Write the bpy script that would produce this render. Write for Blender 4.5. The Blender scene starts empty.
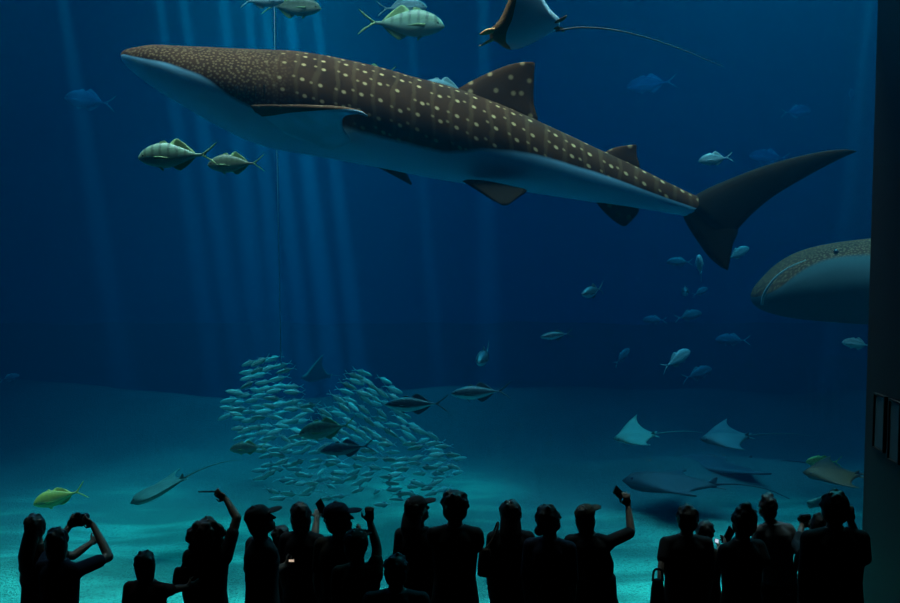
import bpy, bmesh, math, random
from mathutils import Vector, Matrix, Euler
PI = math.pi
rnd = random.Random(7)
SC = bpy.context.scene
COL = SC.collection

# ---------------------------------------------------------------- camera
F = 965.0
CAM = Vector((0, 0, 3.77))
PITCH = math.radians(3.9)
FWD = Vector((0, math.cos(PITCH), -math.sin(PITCH)))
UPV = Vector((0, math.sin(PITCH), math.cos(PITCH)))
RT = Vector((1, 0, 0))
cd = bpy.data.cameras.new('camera'); cam = bpy.data.objects.new('camera', cd)
COL.objects.link(cam)
cd.sensor_width = 36; cd.lens = 36 * F / 900; cd.clip_end = 200
cam.location = CAM; cam.rotation_euler = (PI / 2 - PITCH, 0, 0)
SC.camera = cam

def P(px, py, d):
    """the point that stands d metres in front of the lens at that place of the photograph"""
    return CAM + d * (FWD + (px - 450) / F * RT + (301.5 - py) / F * UPV)

# ---------------------------------------------------------------- materials
def newmat(name):
    m = bpy.data.materials.new(name); m.use_nodes = True
    nt = m.node_tree
    b = nt.nodes['Principled BSDF']
    return m, nt, b
def N(nt, typ, **kw):
    n = nt.nodes.new(typ)
    for k, v in kw.items():
        if k in ('operation', 'blend_type', 'data_type', 'feature', 'interpolation_type', 'attribute_name', 'clamp', 'bands_direction', 'wave_type', 'vector_type', 'from_min'):
            setattr(n, k, v)
    return n
def setin(nt, sock, v):
    if isinstance(v, bpy.types.NodeSocket): nt.links.new(v, sock)
    else: sock.default_value = v
def M2(nt, op, a, b=0.0, c=None):
    n = nt.nodes.new('ShaderNodeMath'); n.operation = op
    setin(nt, n.inputs[0], a); setin(nt, n.inputs[1], b)
    if c is not None: setin(nt, n.inputs[2], c)
    return n.outputs[0]
def SMOOTH(nt, x, lo, hi):
    n = nt.nodes.new('ShaderNodeMapRange'); n.interpolation_type = 'SMOOTHSTEP'
    setin(nt, n.inputs['Value'], x); n.inputs['From Min'].default_value = lo; n.inputs['From Max'].default_value = hi
    return n.outputs[0]
def MIX(nt, f, a, b):
    n = nt.nodes.new('ShaderNodeMix'); n.data_type = 'RGBA'
    setin(nt, n.inputs['Factor'], f)
    for s, v in ((n.inputs[6], a), (n.inputs[7], b)):
        if isinstance(v, bpy.types.NodeSocket): nt.links.new(v, s)
        else: s.default_value = (v[0], v[1], v[2], 1)
    return n.outputs[2]
def plain(name, col, rough=0.6, noise=0.15, scale=8.0, spec=0.3, bump=0.0):
    m, nt, b = newmat(name)
    tc = nt.nodes.new('ShaderNodeTexCoord')
    nz = nt.nodes.new('ShaderNodeTexNoise'); nz.inputs['Scale'].default_value = scale; nz.inputs['Detail'].default_value = 4
    nt.links.new(tc.outputs['Object'], nz.inputs['Vector'])
    lo = [c * (1 - noise) for c in col]; hi = [min(1, c * (1 + noise)) for c in col]
    nt.links.new(MIX(nt, nz.outputs['Fac'], lo, hi), b.inputs['Base Color'])
    b.inputs['Roughness'].default_value = rough; b.inputs['Specular IOR Level'].default_value = spec
    if bump:
        bp = nt.nodes.new('ShaderNodeBump'); bp.inputs['Strength'].default_value = bump
        nt.links.new(nz.outputs['Fac'], bp.inputs['Height']); nt.links.new(bp.outputs[0], b.inputs['Normal'])
    return m

# ---------------------------------------------------------------- objects
def tag(o, label=None, cat=None, group=None, kind=None):
    if label: o['label'] = label
    if cat: o['category'] = cat
    if group: o['group'] = group
    if kind: o['kind'] = kind
    return o
def link(name, me, parent=None):
    o = bpy.data.objects.new(name, me); COL.objects.link(o)
    if parent is not None: o.parent = parent
    return o
def empty(name, loc=(0, 0, 0)):
    o = bpy.data.objects.new(name, None); COL.objects.link(o); o.location = loc
    o.empty_display_size = 0.1
    return o
def mesh(name, verts, faces, mats, smooth=True, fmat=None):
    me = bpy.data.meshes.new(name); me.from_pydata([tuple(v) for v in verts], [], faces)
    for m in mats: me.materials.append(m)
    if fmat:
        for p, i in zip(me.polygons, fmat): p.material_index = i
    if smooth: me.polygons.foreach_set('use_smooth', [True] * len(me.polygons))
    me.update()
    return me
def copy_tree(o, parent=None):
    c = o.copy(); COL.objects.link(c)
    if parent is not None: c.parent = parent
    for ch in list(o.children): copy_tree(ch, c)
    return c
def lerp_table(tab, x):
    if x <= tab[0][0]: return tab[0][1]
    for (a, va), (b, vb) in zip(tab, tab[1:]):
        if x <= b:
            t = (x - a) / (b - a); return va + (vb - va) * t
    return tab[-1][1]
def smooth_table(tab, x):
    """Catmull-Rom through (x, value) pairs"""
    n = len(tab)
    if x <= tab[0][0]: return tab[0][1]
    if x >= tab[-1][0]: return tab[-1][1]
    i = max(k for k in range(n - 1) if tab[k][0] <= x)
    x1, y1 = tab[i]; x2, y2 = tab[i + 1]
    x0, y0 = tab[max(0, i - 1)]; x3, y3 = tab[min(n - 1, i + 2)]
    m1 = (y2 - y0) / (x2 - x0); m2 = (y3 - y1) / (x3 - x1)
    h = x2 - x1; t = (x - x1) / h
    return (2*t**3 - 3*t*t + 1) * y1 + (t**3 - 2*t*t + t) * h * m1 + (-2*t**3 + 3*t*t) * y2 + (t**3 - t*t) * h * m2
def curve_pts(pts, n):
    """n points along a smooth curve through 3-D points"""
    pts = [Vector(p) for p in pts]
    L = [0.0]
    for a, b in zip(pts, pts[1:]): L.append(L[-1] + max(1e-6, (b - a).length))
    out = []
    for k in range(n):
        s = L[-1] * k / (n - 1)
        out.append(Vector([smooth_table([(l, p[i]) for l, p in zip(L, pts)], s) for i in range(3)]))
    return out
def fin(lead, trail, th, n=14, m=9, closed_tip=True, camber=None):
    """a plate with an aerofoil section between a leading and a trailing edge: verts, faces, side of each face (0 upper, 1 lower)"""
    A = curve_pts(lead, n); B = curve_pts(trail, n)
    V, Fc, S = [], [], []
    K = 2 * m
    thf = th if callable(th) else (lambda s: th * (1 - 0.75 * s))
    for i in range(n):
        a, b = A[i], B[i]
        j0, j1 = max(0, i - 1), min(n - 1, i + 1)
        span = ((A[j1] + B[j1]) - (A[j0] + B[j0]))
        ch = b - a
        nn = ch.cross(span)
        if nn.length < 1e-9: nn = Vector((0, 0, 1))
        nn.normalize()
        t = thf(i / (n - 1))
        for k in range(K):
            if k <= m: c = k / m; sg = 1
            else: c = (K - k) / m; sg = -1
            prof = (2.6 * math.sqrt(max(c, 0)) * (1 - c) + 0.12 * c * (1 - c)) * 0.5
            V.append(a + ch * c + nn * (sg * t * prof) + (nn * camber(i / (n - 1), c) if camber else Vector()))
    for i in range(n - 1):
        for k in range(K):
            k2 = (k + 1) % K
            Fc.append((i * K + k, i * K + k2, (i + 1) * K + k2, (i + 1) * K + k)); S.append(0 if k < m else 1)
    Fc.append(tuple(range(K - 1, -1, -1))); S.append(0)
    Fc.append(tuple((n - 1) * K + k for k in range(K))); S.append(0)
    return V, Fc, S
def fix_normals(me):
    bm = bmesh.new(); bm.from_mesh(me); bmesh.ops.remove_doubles(bm, verts=bm.verts, dist=1e-6)
    bmesh.ops.recalc_face_normals(bm, faces=bm.faces); bm.to_mesh(me); bm.free()
    return me
def fin_obj(name, lead, trail, th, mat, parent, **kw):
    V, Fc, S = fin(lead, trail, th, **kw)
    return link(name, fix_normals(mesh(name, V, Fc, [mat])), parent)
def box_mesh(name, lo, hi, mat):
    x0, y0, z0 = lo; x1, y1, z1 = hi
    V = [(x0,y0,z0),(x1,y0,z0),(x1,y1,z0),(x0,y1,z0),(x0,y0,z1),(x1,y0,z1),(x1,y1,z1),(x0,y1,z1)]
    Fc = [(0,3,2,1),(4,5,6,7),(0,1,5,4),(1,2,6,5),(2,3,7,6),(3,0,4,7)]
    return mesh(name, V, Fc, [mat], smooth=False)
def tube(pts, rad, seg=10):
    V, Fc = [], []
    n = len(pts); pts = [Vector(p) for p in pts]
    up = Vector((0.13, 0.27, 0.95))
    for i, p in enumerate(pts):
        d = (pts[min(n-1, i+1)] - pts[max(0, i-1)]).normalized()
        s = d.cross(up)
        if s.length < 1e-3: s = d.cross(Vector((1, 0, 0)))
        s.normalize(); u = s.cross(d).normalized()
        r = rad(i / (n - 1)) if callable(rad) else rad
        for k in range(seg):
            a = 2 * PI * k / seg
            V.append(p + s * (r * math.cos(a)) + u * (r * math.sin(a)))
    for i in range(n - 1):
        for k in range(seg):
            k2 = (k + 1) % seg
            Fc.append((i*seg+k, i*seg+k2, (i+1)*seg+k2, (i+1)*seg+k))
    Fc.append(tuple(range(seg-1, -1, -1))); Fc.append(tuple((n-1)*seg+k for k in range(seg)))
    return V, Fc

# ---------------------------------------------------------------- render look
SC.view_settings.view_transform = 'Standard'; SC.view_settings.look = 'None'
SC.view_settings.exposure = 0.0; SC.view_settings.gamma = 1.0; SC.view_settings.use_curve_mapping = False
cy = SC.cycles
cy.use_denoising = True
try:
    cy.denoiser = 'OPENIMAGEDENOISE'; cy.denoising_input_passes = 'RGB_ALBEDO_NORMAL'; cy.denoising_prefilter = 'ACCURATE'
except Exception: pass
cy.max_bounces = 8; cy.diffuse_bounces = 4; cy.glossy_bounces = 2; cy.transmission_bounces = 4
cy.transparent_max_bounces = 8; cy.volume_bounces = 1
cy.sample_clamp_indirect = 2.0
cy.caustics_reflective = False; cy.caustics_refractive = False
w = bpy.data.worlds.new('dark_hall_air'); SC.world = w; w.use_nodes = True
w.node_tree.nodes['Background'].inputs[0].default_value = (0.0, 0.004, 0.008, 1)
w.node_tree.nodes['Background'].inputs[1].default_value = 0.02
# ================================================================ the tank and the hall
TX0, TX1, TY0, TY1, TZ0, TZ1 = -17.0, 17.0, 9.35, 36.0, -0.35, 12.5
WX1 = 3.895                                                    # the hall's right wall

def water_material():
    m = bpy.data.materials.new('sea_water'); m.use_nodes = True; nt = m.node_tree; nt.nodes.clear()
    out = nt.nodes.new('ShaderNodeOutputMaterial'); add = nt.nodes.new('ShaderNodeAddShader')
    s = nt.nodes.new('ShaderNodeVolumeScatter'); a = nt.nodes.new('ShaderNodeVolumeAbsorption')
    s.inputs['Color'].default_value = (0.00, 0.34, 0.66, 1); s.inputs['Density'].default_value = 0.012
    s.inputs['Anisotropy'].default_value = 0.0
    a.inputs['Color'].default_value = (0.0, 0.575, 0.785, 1); a.inputs['Density'].default_value = 0.235
    nt.links.new(s.outputs[0], add.inputs[0]); nt.links.new(a.outputs[0], add.inputs[1]); nt.links.new(add.outputs[0], out.inputs['Volume'])
    m.cycles.homogeneous_volume = True
    try: m.cycles.volume_sampling = 'MULTIPLE_IMPORTANCE'
    except Exception: pass
    return m
wat = link('tank_water', box_mesh('tank_water', (TX0 - .02, TY0, TZ0 - 1.2), (TX1 + .02, TY1 + .02, TZ1), water_material()))
tag(wat, kind='structure')

def sand_material():
    m, nt, b = newmat('pale_sand')
    tc = nt.nodes.new('ShaderNodeTexCoord')
    n1 = nt.nodes.new('ShaderNodeTexNoise'); n1.inputs['Scale'].default_value = 0.8; n1.inputs['Detail'].default_value = 3
    n2 = nt.nodes.new('ShaderNodeTexNoise'); n2.inputs['Scale'].default_value = 30; n2.inputs['Detail'].default_value = 6
    for n in (n1, n2): nt.links.new(tc.outputs['Object'], n.inputs['Vector'])
    mp = nt.nodes.new('ShaderNodeMapping'); mp.inputs['Scale'].default_value = (.55, 1.9, 1); mp.inputs['Rotation'].default_value = (0, 0, .25)
    nt.links.new(tc.outputs['Object'], mp.inputs[0]); nt.links.new(mp.outputs[0], n1.inputs['Vector'])
    c1 = MIX(nt, SMOOTH(nt, n1.outputs['Fac'], .4, .62), (0.045, 0.30, 0.21), (0.10, 0.66, 0.44))  # dark wavy bands put ridge shade into the sand colour
    c2 = MIX(nt, M2(nt, 'MULTIPLY', SMOOTH(nt, n2.outputs['Fac'], .45, .75), .8), c1, (0.03, 0.17, 0.125))
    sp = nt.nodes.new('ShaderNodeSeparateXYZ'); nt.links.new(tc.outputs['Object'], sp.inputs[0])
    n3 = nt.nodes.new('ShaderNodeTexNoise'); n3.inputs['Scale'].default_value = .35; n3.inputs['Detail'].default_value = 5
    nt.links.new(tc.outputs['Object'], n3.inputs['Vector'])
    dim_mid = SMOOTH(nt, M2(nt, 'MULTIPLY_ADD', n3.outputs['Fac'], 9.0, sp.outputs[1]), 14.2, 20.5)    # painted dimming: floor colour darkens with distance from the glass
    c2 = MIX(nt, dim_mid, c2, MIX(nt, n2.outputs['Fac'], (.030, .062, .055), (.085, .15, .13)))
    dark = SMOOTH(nt, M2(nt, 'MULTIPLY_ADD', n3.outputs['Fac'], 5.0, sp.outputs[1]), 17.0, 21.5)   # next, darker step of the painted dimming
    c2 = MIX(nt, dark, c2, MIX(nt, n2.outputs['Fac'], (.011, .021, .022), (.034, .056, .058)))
    dim_rear = SMOOTH(nt, M2(nt, 'MULTIPLY_ADD', n3.outputs['Fac'], 6.0, sp.outputs[1]), 21.5, 25.5)     # near-black painted at the rear to mute the beams' pools of light
    c2 = MIX(nt, dim_rear, c2, MIX(nt, n2.outputs['Fac'], (.004, .005, .005), (.014, .018, .017)))
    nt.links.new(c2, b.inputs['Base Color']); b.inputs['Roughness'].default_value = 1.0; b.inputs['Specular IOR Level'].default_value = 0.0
    bp = nt.nodes.new('ShaderNodeBump'); bp.inputs['Strength'].default_value = 0.6; bp.inputs['Distance'].default_value = 0.05
    nt.links.new(n2.outputs['Fac'], bp.inputs['Height']); nt.links.new(bp.outputs[0], b.inputs['Normal'])
    return m
def sand_h(x, y):
    h = TZ0 + 0.05 * math.sin(0.9 * x + 0.4 * y) * math.sin(0.7 * y - 0.3 * x)
    h += 0.04 * math.sin(2.1 * x + 1.3 * math.sin(0.8 * y)) * math.sin(1.7 * y + .6 * math.sin(x))
    for (cx, cyy, rx, ry, hh) in ((-4.4, 11.6, 1.3, .55, .16), (4.2, 16.4, 2.6, .8, .28), (-1.9, 12.4, .8, .5, .12), (5.0, 19.0, 3.2, 1.0, .3),
                                  (-8, 21, 3, 1.5, .35), (1.5, 24, 4, 1.6, .35), (10, 26, 4, 3, .7)):
        h += hh * math.exp(-((x - cx) / rx) ** 2 - ((y - cyy) / ry) ** 2)
    h += (.78 + .10 * math.sin(.5 * x + 1)) * math.exp(-((y - 20.3 - .5 * math.sin(.3 * x)) / 1.5) ** 2)     # low ridge added to hide the beams' bright pools behind it
    h += 0.9 * max(0, (y - 22) / 14) ** 2
    return h
nx, ny = 130, 110
V = []
for j in range(ny + 1):
    y = TY0 + (TY1 - TY0) * (j / ny) ** 1.5
    for i in range(nx + 1):
        x = TX0 + (TX1 - TX0) * i / nx
        V.append((x, y, sand_h(x, y)))
Fc = [(j*(nx+1)+i, j*(nx+1)+i+1, (j+1)*(nx+1)+i+1, (j+1)*(nx+1)+i) for j in range(ny) for i in range(nx)]
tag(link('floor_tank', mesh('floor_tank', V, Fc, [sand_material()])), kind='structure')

M_tankwall = plain('tank_wall_paint', (0.03, 0.10, 0.16), 0.8, .3, .4)
M_hall = plain('dark_hall_paint', (0.012, 0.013, 0.015), 0.75, .2, 2.0)
M_floor = plain('dark_carpet', (0.01, 0.01, 0.012), 0.9, .3, 30)
def struct(name, lo, hi, mat): return tag(link(name, box_mesh(name, lo, hi, mat)), kind='structure')
struct('wall_back', (TX0, TY1 - .2, TZ0 - 1), (TX1, TY1, TZ1), M_tankwall)
struct('wall_tank_left', (TX0 - .3, TY0, TZ0 - 1), (TX0, TY1, TZ1), M_tankwall)
struct('wall_tank_right', (TX1, TY0, TZ0 - 1), (TX1 + .3, TY1, TZ1), M_tankwall)
# the hall on the visitors' side
struct('floor', (-12, -2, -.3), (WX1 + .4, 9.0, 0.0), M_floor)
struct('wall_front_sill', (-12.2, 8.75, -.6), (WX1 + .4, 9.35, -0.02), M_hall)
struct('wall_front_top', (-12.2, 8.85, 6.4), (WX1 + 3, 9.35, 13.2), M_hall)  # lower edge dropped, out of view, to keep tank light off the visitors
struct('wall_front_right', (4.25, 8.95, -.6), (17.3, 9.35, 8.3), M_hall)
struct('wall_front_left', (-17.3, 8.95, -.6), (-12, 9.35, 8.3), M_hall)
struct('wall_right', (WX1, -2, -.3), (WX1 + .4, 8.95, 8.6), plain('grey_blue_wall_paint', (0.009, 0.013, 0.0145), 0.6, .15, 3, spec=.4))
struct('wall_left', (-12.4, -2, -.3), (-12, 8.95, 8.6), M_hall)
struct('wall_rear', (-12.4, -2.4, -.3), (WX1 + .4, -2, 8.6), M_hall)
struct('ceiling', (-12.4, -2.4, 8.6), (WX1 + .4, 8.95, 8.9), M_hall)
# the acrylic pane
m = bpy.data.materials.new('clear_acrylic'); m.use_nodes = True; nt = m.node_tree; nt.nodes.clear()
out = nt.nodes.new('ShaderNodeOutputMaterial'); mx = nt.nodes.new('ShaderNodeMixShader'); tr = nt.nodes.new('ShaderNodeBsdfTransparent'); gl = nt.nodes.new('ShaderNodeBsdfGlossy')
tr.inputs[0].default_value = (.97, 1, 1, 1); gl.inputs['Roughness'].default_value = .02; mx.inputs[0].default_value = 0.03
nt.links.new(tr.outputs[0], mx.inputs[1]); nt.links.new(gl.outputs[0], mx.inputs[2]); nt.links.new(mx.outputs[0], out.inputs['Surface'])
struct('window_1', (-12, 9.1, -.02), (4.25, 9.3, 6.4), m)

# ---------------------------------------------------------------- light: daylight through the open surface above the tank
def area(name, loc, sx, sy, power, col, aim=(0, 0, -1)):
    l = bpy.data.lights.new(name, 'AREA'); l.shape = 'RECTANGLE'; l.size = sx; l.size_y = sy; l.energy = power; l.color = col
    o = bpy.data.objects.new(name, l); COL.objects.link(o); o.location = loc
    o.rotation_euler = Vector(aim).to_track_quat('-Z', 'Y').to_euler()
    return o
def shaft(name, px, d, lean, width, power, back=.30, col=(.2, 1.0, .52), z=12.3, fade=1.0):
    """sun coming through a gap in the ripples: a narrow cone from the surface"""
    l = bpy.data.lights.new(name, 'SPOT'); l.energy = power; l.color = col; l.spot_size = width; l.spot_blend = fade; l.shadow_soft_size = 0.05
    o = bpy.data.objects.new(name, l); COL.objects.link(o)
    q = P(px, 250, d)
    o.location = (q.x - lean * (z - q.z), q.y - back * (z - q.z), z)
    o.rotation_euler = (q - o.location).to_track_quat('-Z', 'Y').to_euler()
    return o
area('surface_daylight', (-0.4, 11.0, 12.2), 24, 3.0, 2850, (1.75, 0.95, 0.66)).data.spread = math.radians(80)
area('surface_daylight_far', (0, 23, 12.3), 28, 12, 4050, (0.6, 0.95, 0.95))
for (px, d, lean, wd, pw) in ((103, 21, .03, 4, 2.6), (196, 21, .05, 3.4, 4.5), (222, 21, .07, 3.4, 6), (250, 21, .03, 4, 6), (272, 21, .03, 3, 9), (292, 21, .05, 3, 10), (318, 21, .07, 3.6, 10),
                           (345, 21, .08, 3, 9), (428, 21, .07, 2.6, 4), (487, 21, .03, 4, 3.2), (842, 21, .04, 3, 2.6)):
    shaft('sun_shaft', px, d, lean, math.radians(wd), pw * 125000)
q = P(285, 100, 18); area('surface_gap', (q.x, q.y, 12.2), 3.0, 3, 1500, (.25, 1.0, .55)).data.spread = math.radians(60)
q = P(785, 100, 17); area('surface_gap', (q.x, q.y, 12.2), 2.6, 3, 2000, (.3, 1.0, .65))
# ================================================================ whale sharks
def shark_skin(name, belly=(.35, .70, .96), dim=1.0):
    """spotted brown-grey back over a pale belly; uv = metres along the body / metres down from the back ridge"""
    m, nt, b = newmat(name)
    uv = nt.nodes.new('ShaderNodeUVMap'); uv.uv_map = 'skin'
    sep = nt.nodes.new('ShaderNodeSeparateXYZ'); nt.links.new(uv.outputs[0], sep.inputs[0])
    U, Vv = sep.outputs[0], sep.outputs[1]
    at = nt.nodes.new('ShaderNodeAttribute'); at.attribute_name = 'belly'
    def vor(scale_u, scale_v, rand, r0, r1, off=0.0):
        cb = nt.nodes.new('ShaderNodeCombineXYZ')
        nt.links.new(M2(nt, 'MULTIPLY_ADD', U, scale_u, off), cb.inputs[0]); nt.links.new(M2(nt, 'MULTIPLY_ADD', Vv, scale_v, off * .37), cb.inputs[1])
        v = nt.nodes.new('ShaderNodeTexVoronoi'); v.voronoi_dimensions = '2D'; v.inputs['Scale'].default_value = 1; v.inputs['Randomness'].default_value = rand
        nt.links.new(cb.outputs[0], v.inputs['Vector'])
        return M2(nt, 'SUBTRACT', 1.0, SMOOTH(nt, v.outputs['Distance'], r0, r1))
    nz = nt.nodes.new('ShaderNodeTexNoise'); nz.inputs['Scale'].default_value = 2.2; nz.inputs['Detail'].default_value = 5
    nt.links.new(uv.outputs[0], nz.inputs['Vector'])
    big = vor(4.4, 5.2, .36, .05, .16)
    med = vor(4.4, 5.2, .5, .03, .13, off=.5)
    small = vor(21, 23, .85, .08, .45)
    body = SMOOTH(nt, U, 1.6, 2.4)                                   # head dots give way to the rows on the body
    tailf = M2(nt, 'SUBTRACT', 1.0, SMOOTH(nt, U, 6.9, 7.6))
    # pale upright bars between the rows
    wv = M2(nt, 'SINE', M2(nt, 'ADD', M2(nt, 'MULTIPLY', U, 2 * PI * 4.4), M2(nt, 'MULTIPLY', nz.outputs['Fac'], 5.0)))
    bars = M2(nt, 'MULTIPLY', SMOOTH(nt, wv, .55, 1.0), M2(nt, 'MULTIPLY', body, .07))
    spots = M2(nt, 'MAXIMUM', M2(nt, 'MULTIPLY', big, body), M2(nt, 'MULTIPLY', M2(nt, 'MULTIPLY', med, body), .55))
    spots = M2(nt, 'MULTIPLY', M2(nt, 'MAXIMUM', spots, bars), tailf)
    spots = M2(nt, 'MAXIMUM', spots, M2(nt, 'MULTIPLY', small, M2(nt, 'MULTIPLY', M2(nt, 'SUBTRACT', 1.0, body), .24)))
    back = MIX(nt, nz.outputs['Fac'], [q * dim for q in (0.016, 0.0065, 0.0034)], [q * dim for q in (0.088, 0.036, 0.018)])
    back = MIX(nt, spots, back, (0.50, 0.31, 0.155))
    edge = SMOOTH(nt, M2(nt, 'ADD', at.outputs['Fac'], M2(nt, 'MULTIPLY', M2(nt, 'SUBTRACT', nz.outputs['Fac'], .5), .05)), -0.03, 0.03)
    nt.links.new(MIX(nt, edge, back, belly), b.inputs['Base Color'])
    b.inputs['Roughness'].default_value = 0.85; b.inputs['Specular IOR Level'].default_value = 0.04
    bp = nt.nodes.new('ShaderNodeBump'); bp.inputs['Strength'].default_value = 0.15; bp.inputs['Distance'].default_value = 0.03
    nt.links.new(nz.outputs['Fac'], bp.inputs['Height']); nt.links.new(bp.outputs[0], b.inputs['Normal'])
    return m
def fin_skin(name, base, tint, scale=4.0, amt=.5):
    m, nt, b = newmat(name)
    tc = nt.nodes.new('ShaderNodeTexCoord')
    v = nt.nodes.new('ShaderNodeTexVoronoi'); v.inputs['Scale'].default_value = scale; v.inputs['Randomness'].default_value = .6; v.voronoi_dimensions = '2D'
    n = nt.nodes.new('ShaderNodeTexNoise'); n.inputs['Scale'].default_value = 3
    mp = nt.nodes.new('ShaderNodeMapping'); mp.inputs['Rotation'].default_value = (PI / 2, 0, 0); nt.links.new(tc.outputs['Object'], mp.inputs[0]); nt.links.new(mp.outputs[0], v.inputs['Vector']); nt.links.new(tc.outputs['Object'], n.inputs['Vector'])
    c = MIX(nt, n.outputs['Fac'], [x * .7 for x in base], [x * 1.3 for x in base])
    d = M2(nt, 'MULTIPLY', M2(nt, 'SUBTRACT', 1, SMOOTH(nt, v.outputs['Distance'], .05, .20)), amt)
    nt.links.new(MIX(nt, d, c, tint), b.inputs['Base Color']); b.inputs['Roughness'].default_value = .9; b.inputs['Specular IOR Level'].default_value = .03
    return m
M_skin = shark_skin('whale_shark_skin')
M_skin_pale = shark_skin('pale_whale_shark_skin', (.042, .070, .074), 1.1)
M_finlead = fin_skin('whale_shark_fin_edge', (.13, .066, .040), (.3, .2, .12), 7, .4)
M_lip = plain('lip_skin', (.22, .28, .28), .8, .1)
M_fin = fin_skin('whale_shark_fin', (.046, .019, .0095), (.45, .28, .14), 4.6, .55)
M_tail = fin_skin('whale_shark_tail', (.013, .009, .007), (.03, .02, .015), 3, .2)
M_finpale = fin_skin('whale_shark_fin_underside', (.34, .66, .88), (.38, .7, .9), 3, .1)
M_eye = plain('fish_eye', (.01, .01, .012), .15, 0, spec=.6)

def shark_body(stations, nseg=56, nst=90, skin=None):
    """stations: (x, top z, bottom z, half width, boundary fraction, section power). head at small x."""
    T = [[(s[0], s[k]) for s in stations] for k in range(1, 6)]
    x0, x1 = stations[0][0], stations[-1][0]
    V, Fc, UV, B = [], [], [], []
    xs = [x0 + (x1 - x0) * (0.5 * (i / nst) + 0.5 * (i / nst) ** 2) for i in range(nst + 1)]
    for x in xs:
        zt, zb, hw, bf, pw = [smooth_table(t, x) for t in T]
        zc = (zt + zb) / 2; hh = (zt - zb) / 2
        arc = 0; prev = None
        for k in range(nseg):
            a = 2 * PI * k / nseg
            sn, cs = math.sin(a), math.cos(a)
            y = hw * math.copysign(abs(sn) ** pw, sn); z = zc + hh * math.copysign(abs(cs) ** pw, cs)
            V.append((x, y, z)); B.append((zt - z) / (zt - zb + 1e-6) - bf)
        ring = V[-nseg:]
        arc = [0.0]
        for k in range(1, nseg // 2 + 1): arc.append(arc[-1] + (Vector(ring[k]) - Vector(ring[k - 1])).length)
        for k in range(nseg): UV.append((x - x0, arc[k] if k <= nseg // 2 else arc[nseg - k] + 11.3))
    n = len(xs)
    for i in range(n - 1):
        for k in range(nseg):
            k2 = (k + 1) % nseg
            Fc.append((i*nseg+k, (i+1)*nseg+k, (i+1)*nseg+k2, i*nseg+k2))
    Fc.append(tuple(range(nseg))); Fc.append(tuple((n-1)*nseg+k for k in range(nseg-1, -1, -1)))
    me = mesh('body', V, Fc, [skin or M_skin])
    at = me.attributes.new('belly', 'FLOAT', 'POINT'); at.data.foreach_set('value', B)
    ul = me.uv_layers.new(name='skin')
    for lp in me.loops: ul.data[lp.index].uv = UV[lp.vertex_index]
    me.update()
    return me

D1 = 11.9; K1 = D1 / F
def sx(px): return (px - 450) * K1
def sz(py): return (301.5 - py) * K1
# the big shark: local x = to the right along the picture plane, y = away, z = up, origin at the axis of the lens at its distance
st = [(123, 55.5, 60, .08, .55, 1.0), (126, 54, 64.5, .20, .5, .98), (132, 52, 71, .34, .45, .96), (143, 50.3, 80, .45, .46, .94), (160, 48.6, 92, .57, .42, .9), (180, 49, 104, .62, .39, .92), (200, 49.5, 116, .66, .42, .95),
      (220, 50, 127, .68, .45, .97), (245, 51, 139, .70, .58, 1), (270, 51.5, 147.5, .70, .62, 1), (300, 53, 153, .68, .63, 1), (340, 59.5, 160, .65, .65, 1), (383, 69, 168, .60, .67, 1), (417, 78.5, 175, .55, .68, 1),
      (450, 87, 181, .50, .66, 1), (485, 99, 186, .45, .56, 1), (517, 112, 190.5, .40, .48, 1), (557, 130, 196.5, .33, .45, 1), (600, 150, 203, .25, .43, 1), (640, 168.5, 208.5, .18, .48, 1), (665, 181, 212.5, .13, .5, 1),
      (690, 193, 217, .09, .52, 1), (712, 203, 221, .04, .55, 1)]
stations = [(sx(a), sz(b), sz(c), d, e + (.09 if a > 143 else .05), f) for a, b, c, d, e, f in st]
ws = empty('whale_shark')
tag(ws, 'huge spotted whale shark swimming to the left across the upper tank', 'whale shark')
org = CAM + D1 * FWD
ws.location = org; ws.rotation_euler = (-PITCH, 0, 0)
link('body', shark_body(stations), ws)
def L2(px, py, y=0.0): return Vector((sx(px) * (D1 + y) / D1, y, sz(py) * (D1 + y) / D1))
# first dorsal fin
fin_obj('dorsal_fin', [L2(452, 92), L2(475, 79), L2(505, 66), L2(522, 62), L2(531, 62)], [L2(532, 124), L2(538, 121), L2(534, 104), L2(534, 82), L2(535, 63)], .16, M_fin, ws)
fin_obj('second_dorsal_fin', [L2(601, 154), L2(613, 148), L2(628, 145), L2(635, 144.5)], [L2(636, 170), L2(640, 167), L2(637, 156), L2(636.5, 145)], .08, M_fin, ws)
fin_obj('tail_fin', [L2(684, 204), L2(697, 194), L2(722, 182), L2(770, 164), L2(821, 151.5), L2(851, 149), L2(856, 151)],
        [L2(728, 240), L2(739, 228), L2(752, 214), L2(774, 196), L2(813, 173), L2(844, 157), L2(856, 152)], .17, M_tail, ws, n=20)
fin_obj('tail_fin_lower_lobe', [L2(681, 208), L2(685, 221), L2(696, 239), L2(709, 257), L2(722, 268), L2(727, 270)],
        [L2(728, 215), L2(738, 230), L2(733, 244), L2(731, 255), L2(729, 265), L2(728, 270)], .15, M_tail, ws)
fin_obj('pelvic_fin', [L2(462, 181, -.25), L2(478, 191, -.42), L2(492, 200, -.55), L2(502, 205, -.62)], [L2(512, 186, -.25), L2(527, 190, -.34), L2(518, 198, -.5), L2(508, 205, -.6)], .07, M_tail, ws)
fin_obj('pelvic_fin', [L2(462, 181, .25), L2(478, 190, .42), L2(492, 197, .55), L2(502, 201, .62)], [L2(512, 186, .25), L2(527, 190, .34), L2(518, 196, .5), L2(508, 201, .6)], .07, M_fin, ws)
fin_obj('anal_fin', [L2(595, 201), L2(604, 212), L2(614, 221), L2(622, 226)], [L2(634, 207), L2(639, 209), L2(636, 216), L2(626, 226)], .06, M_fin, ws)
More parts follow.
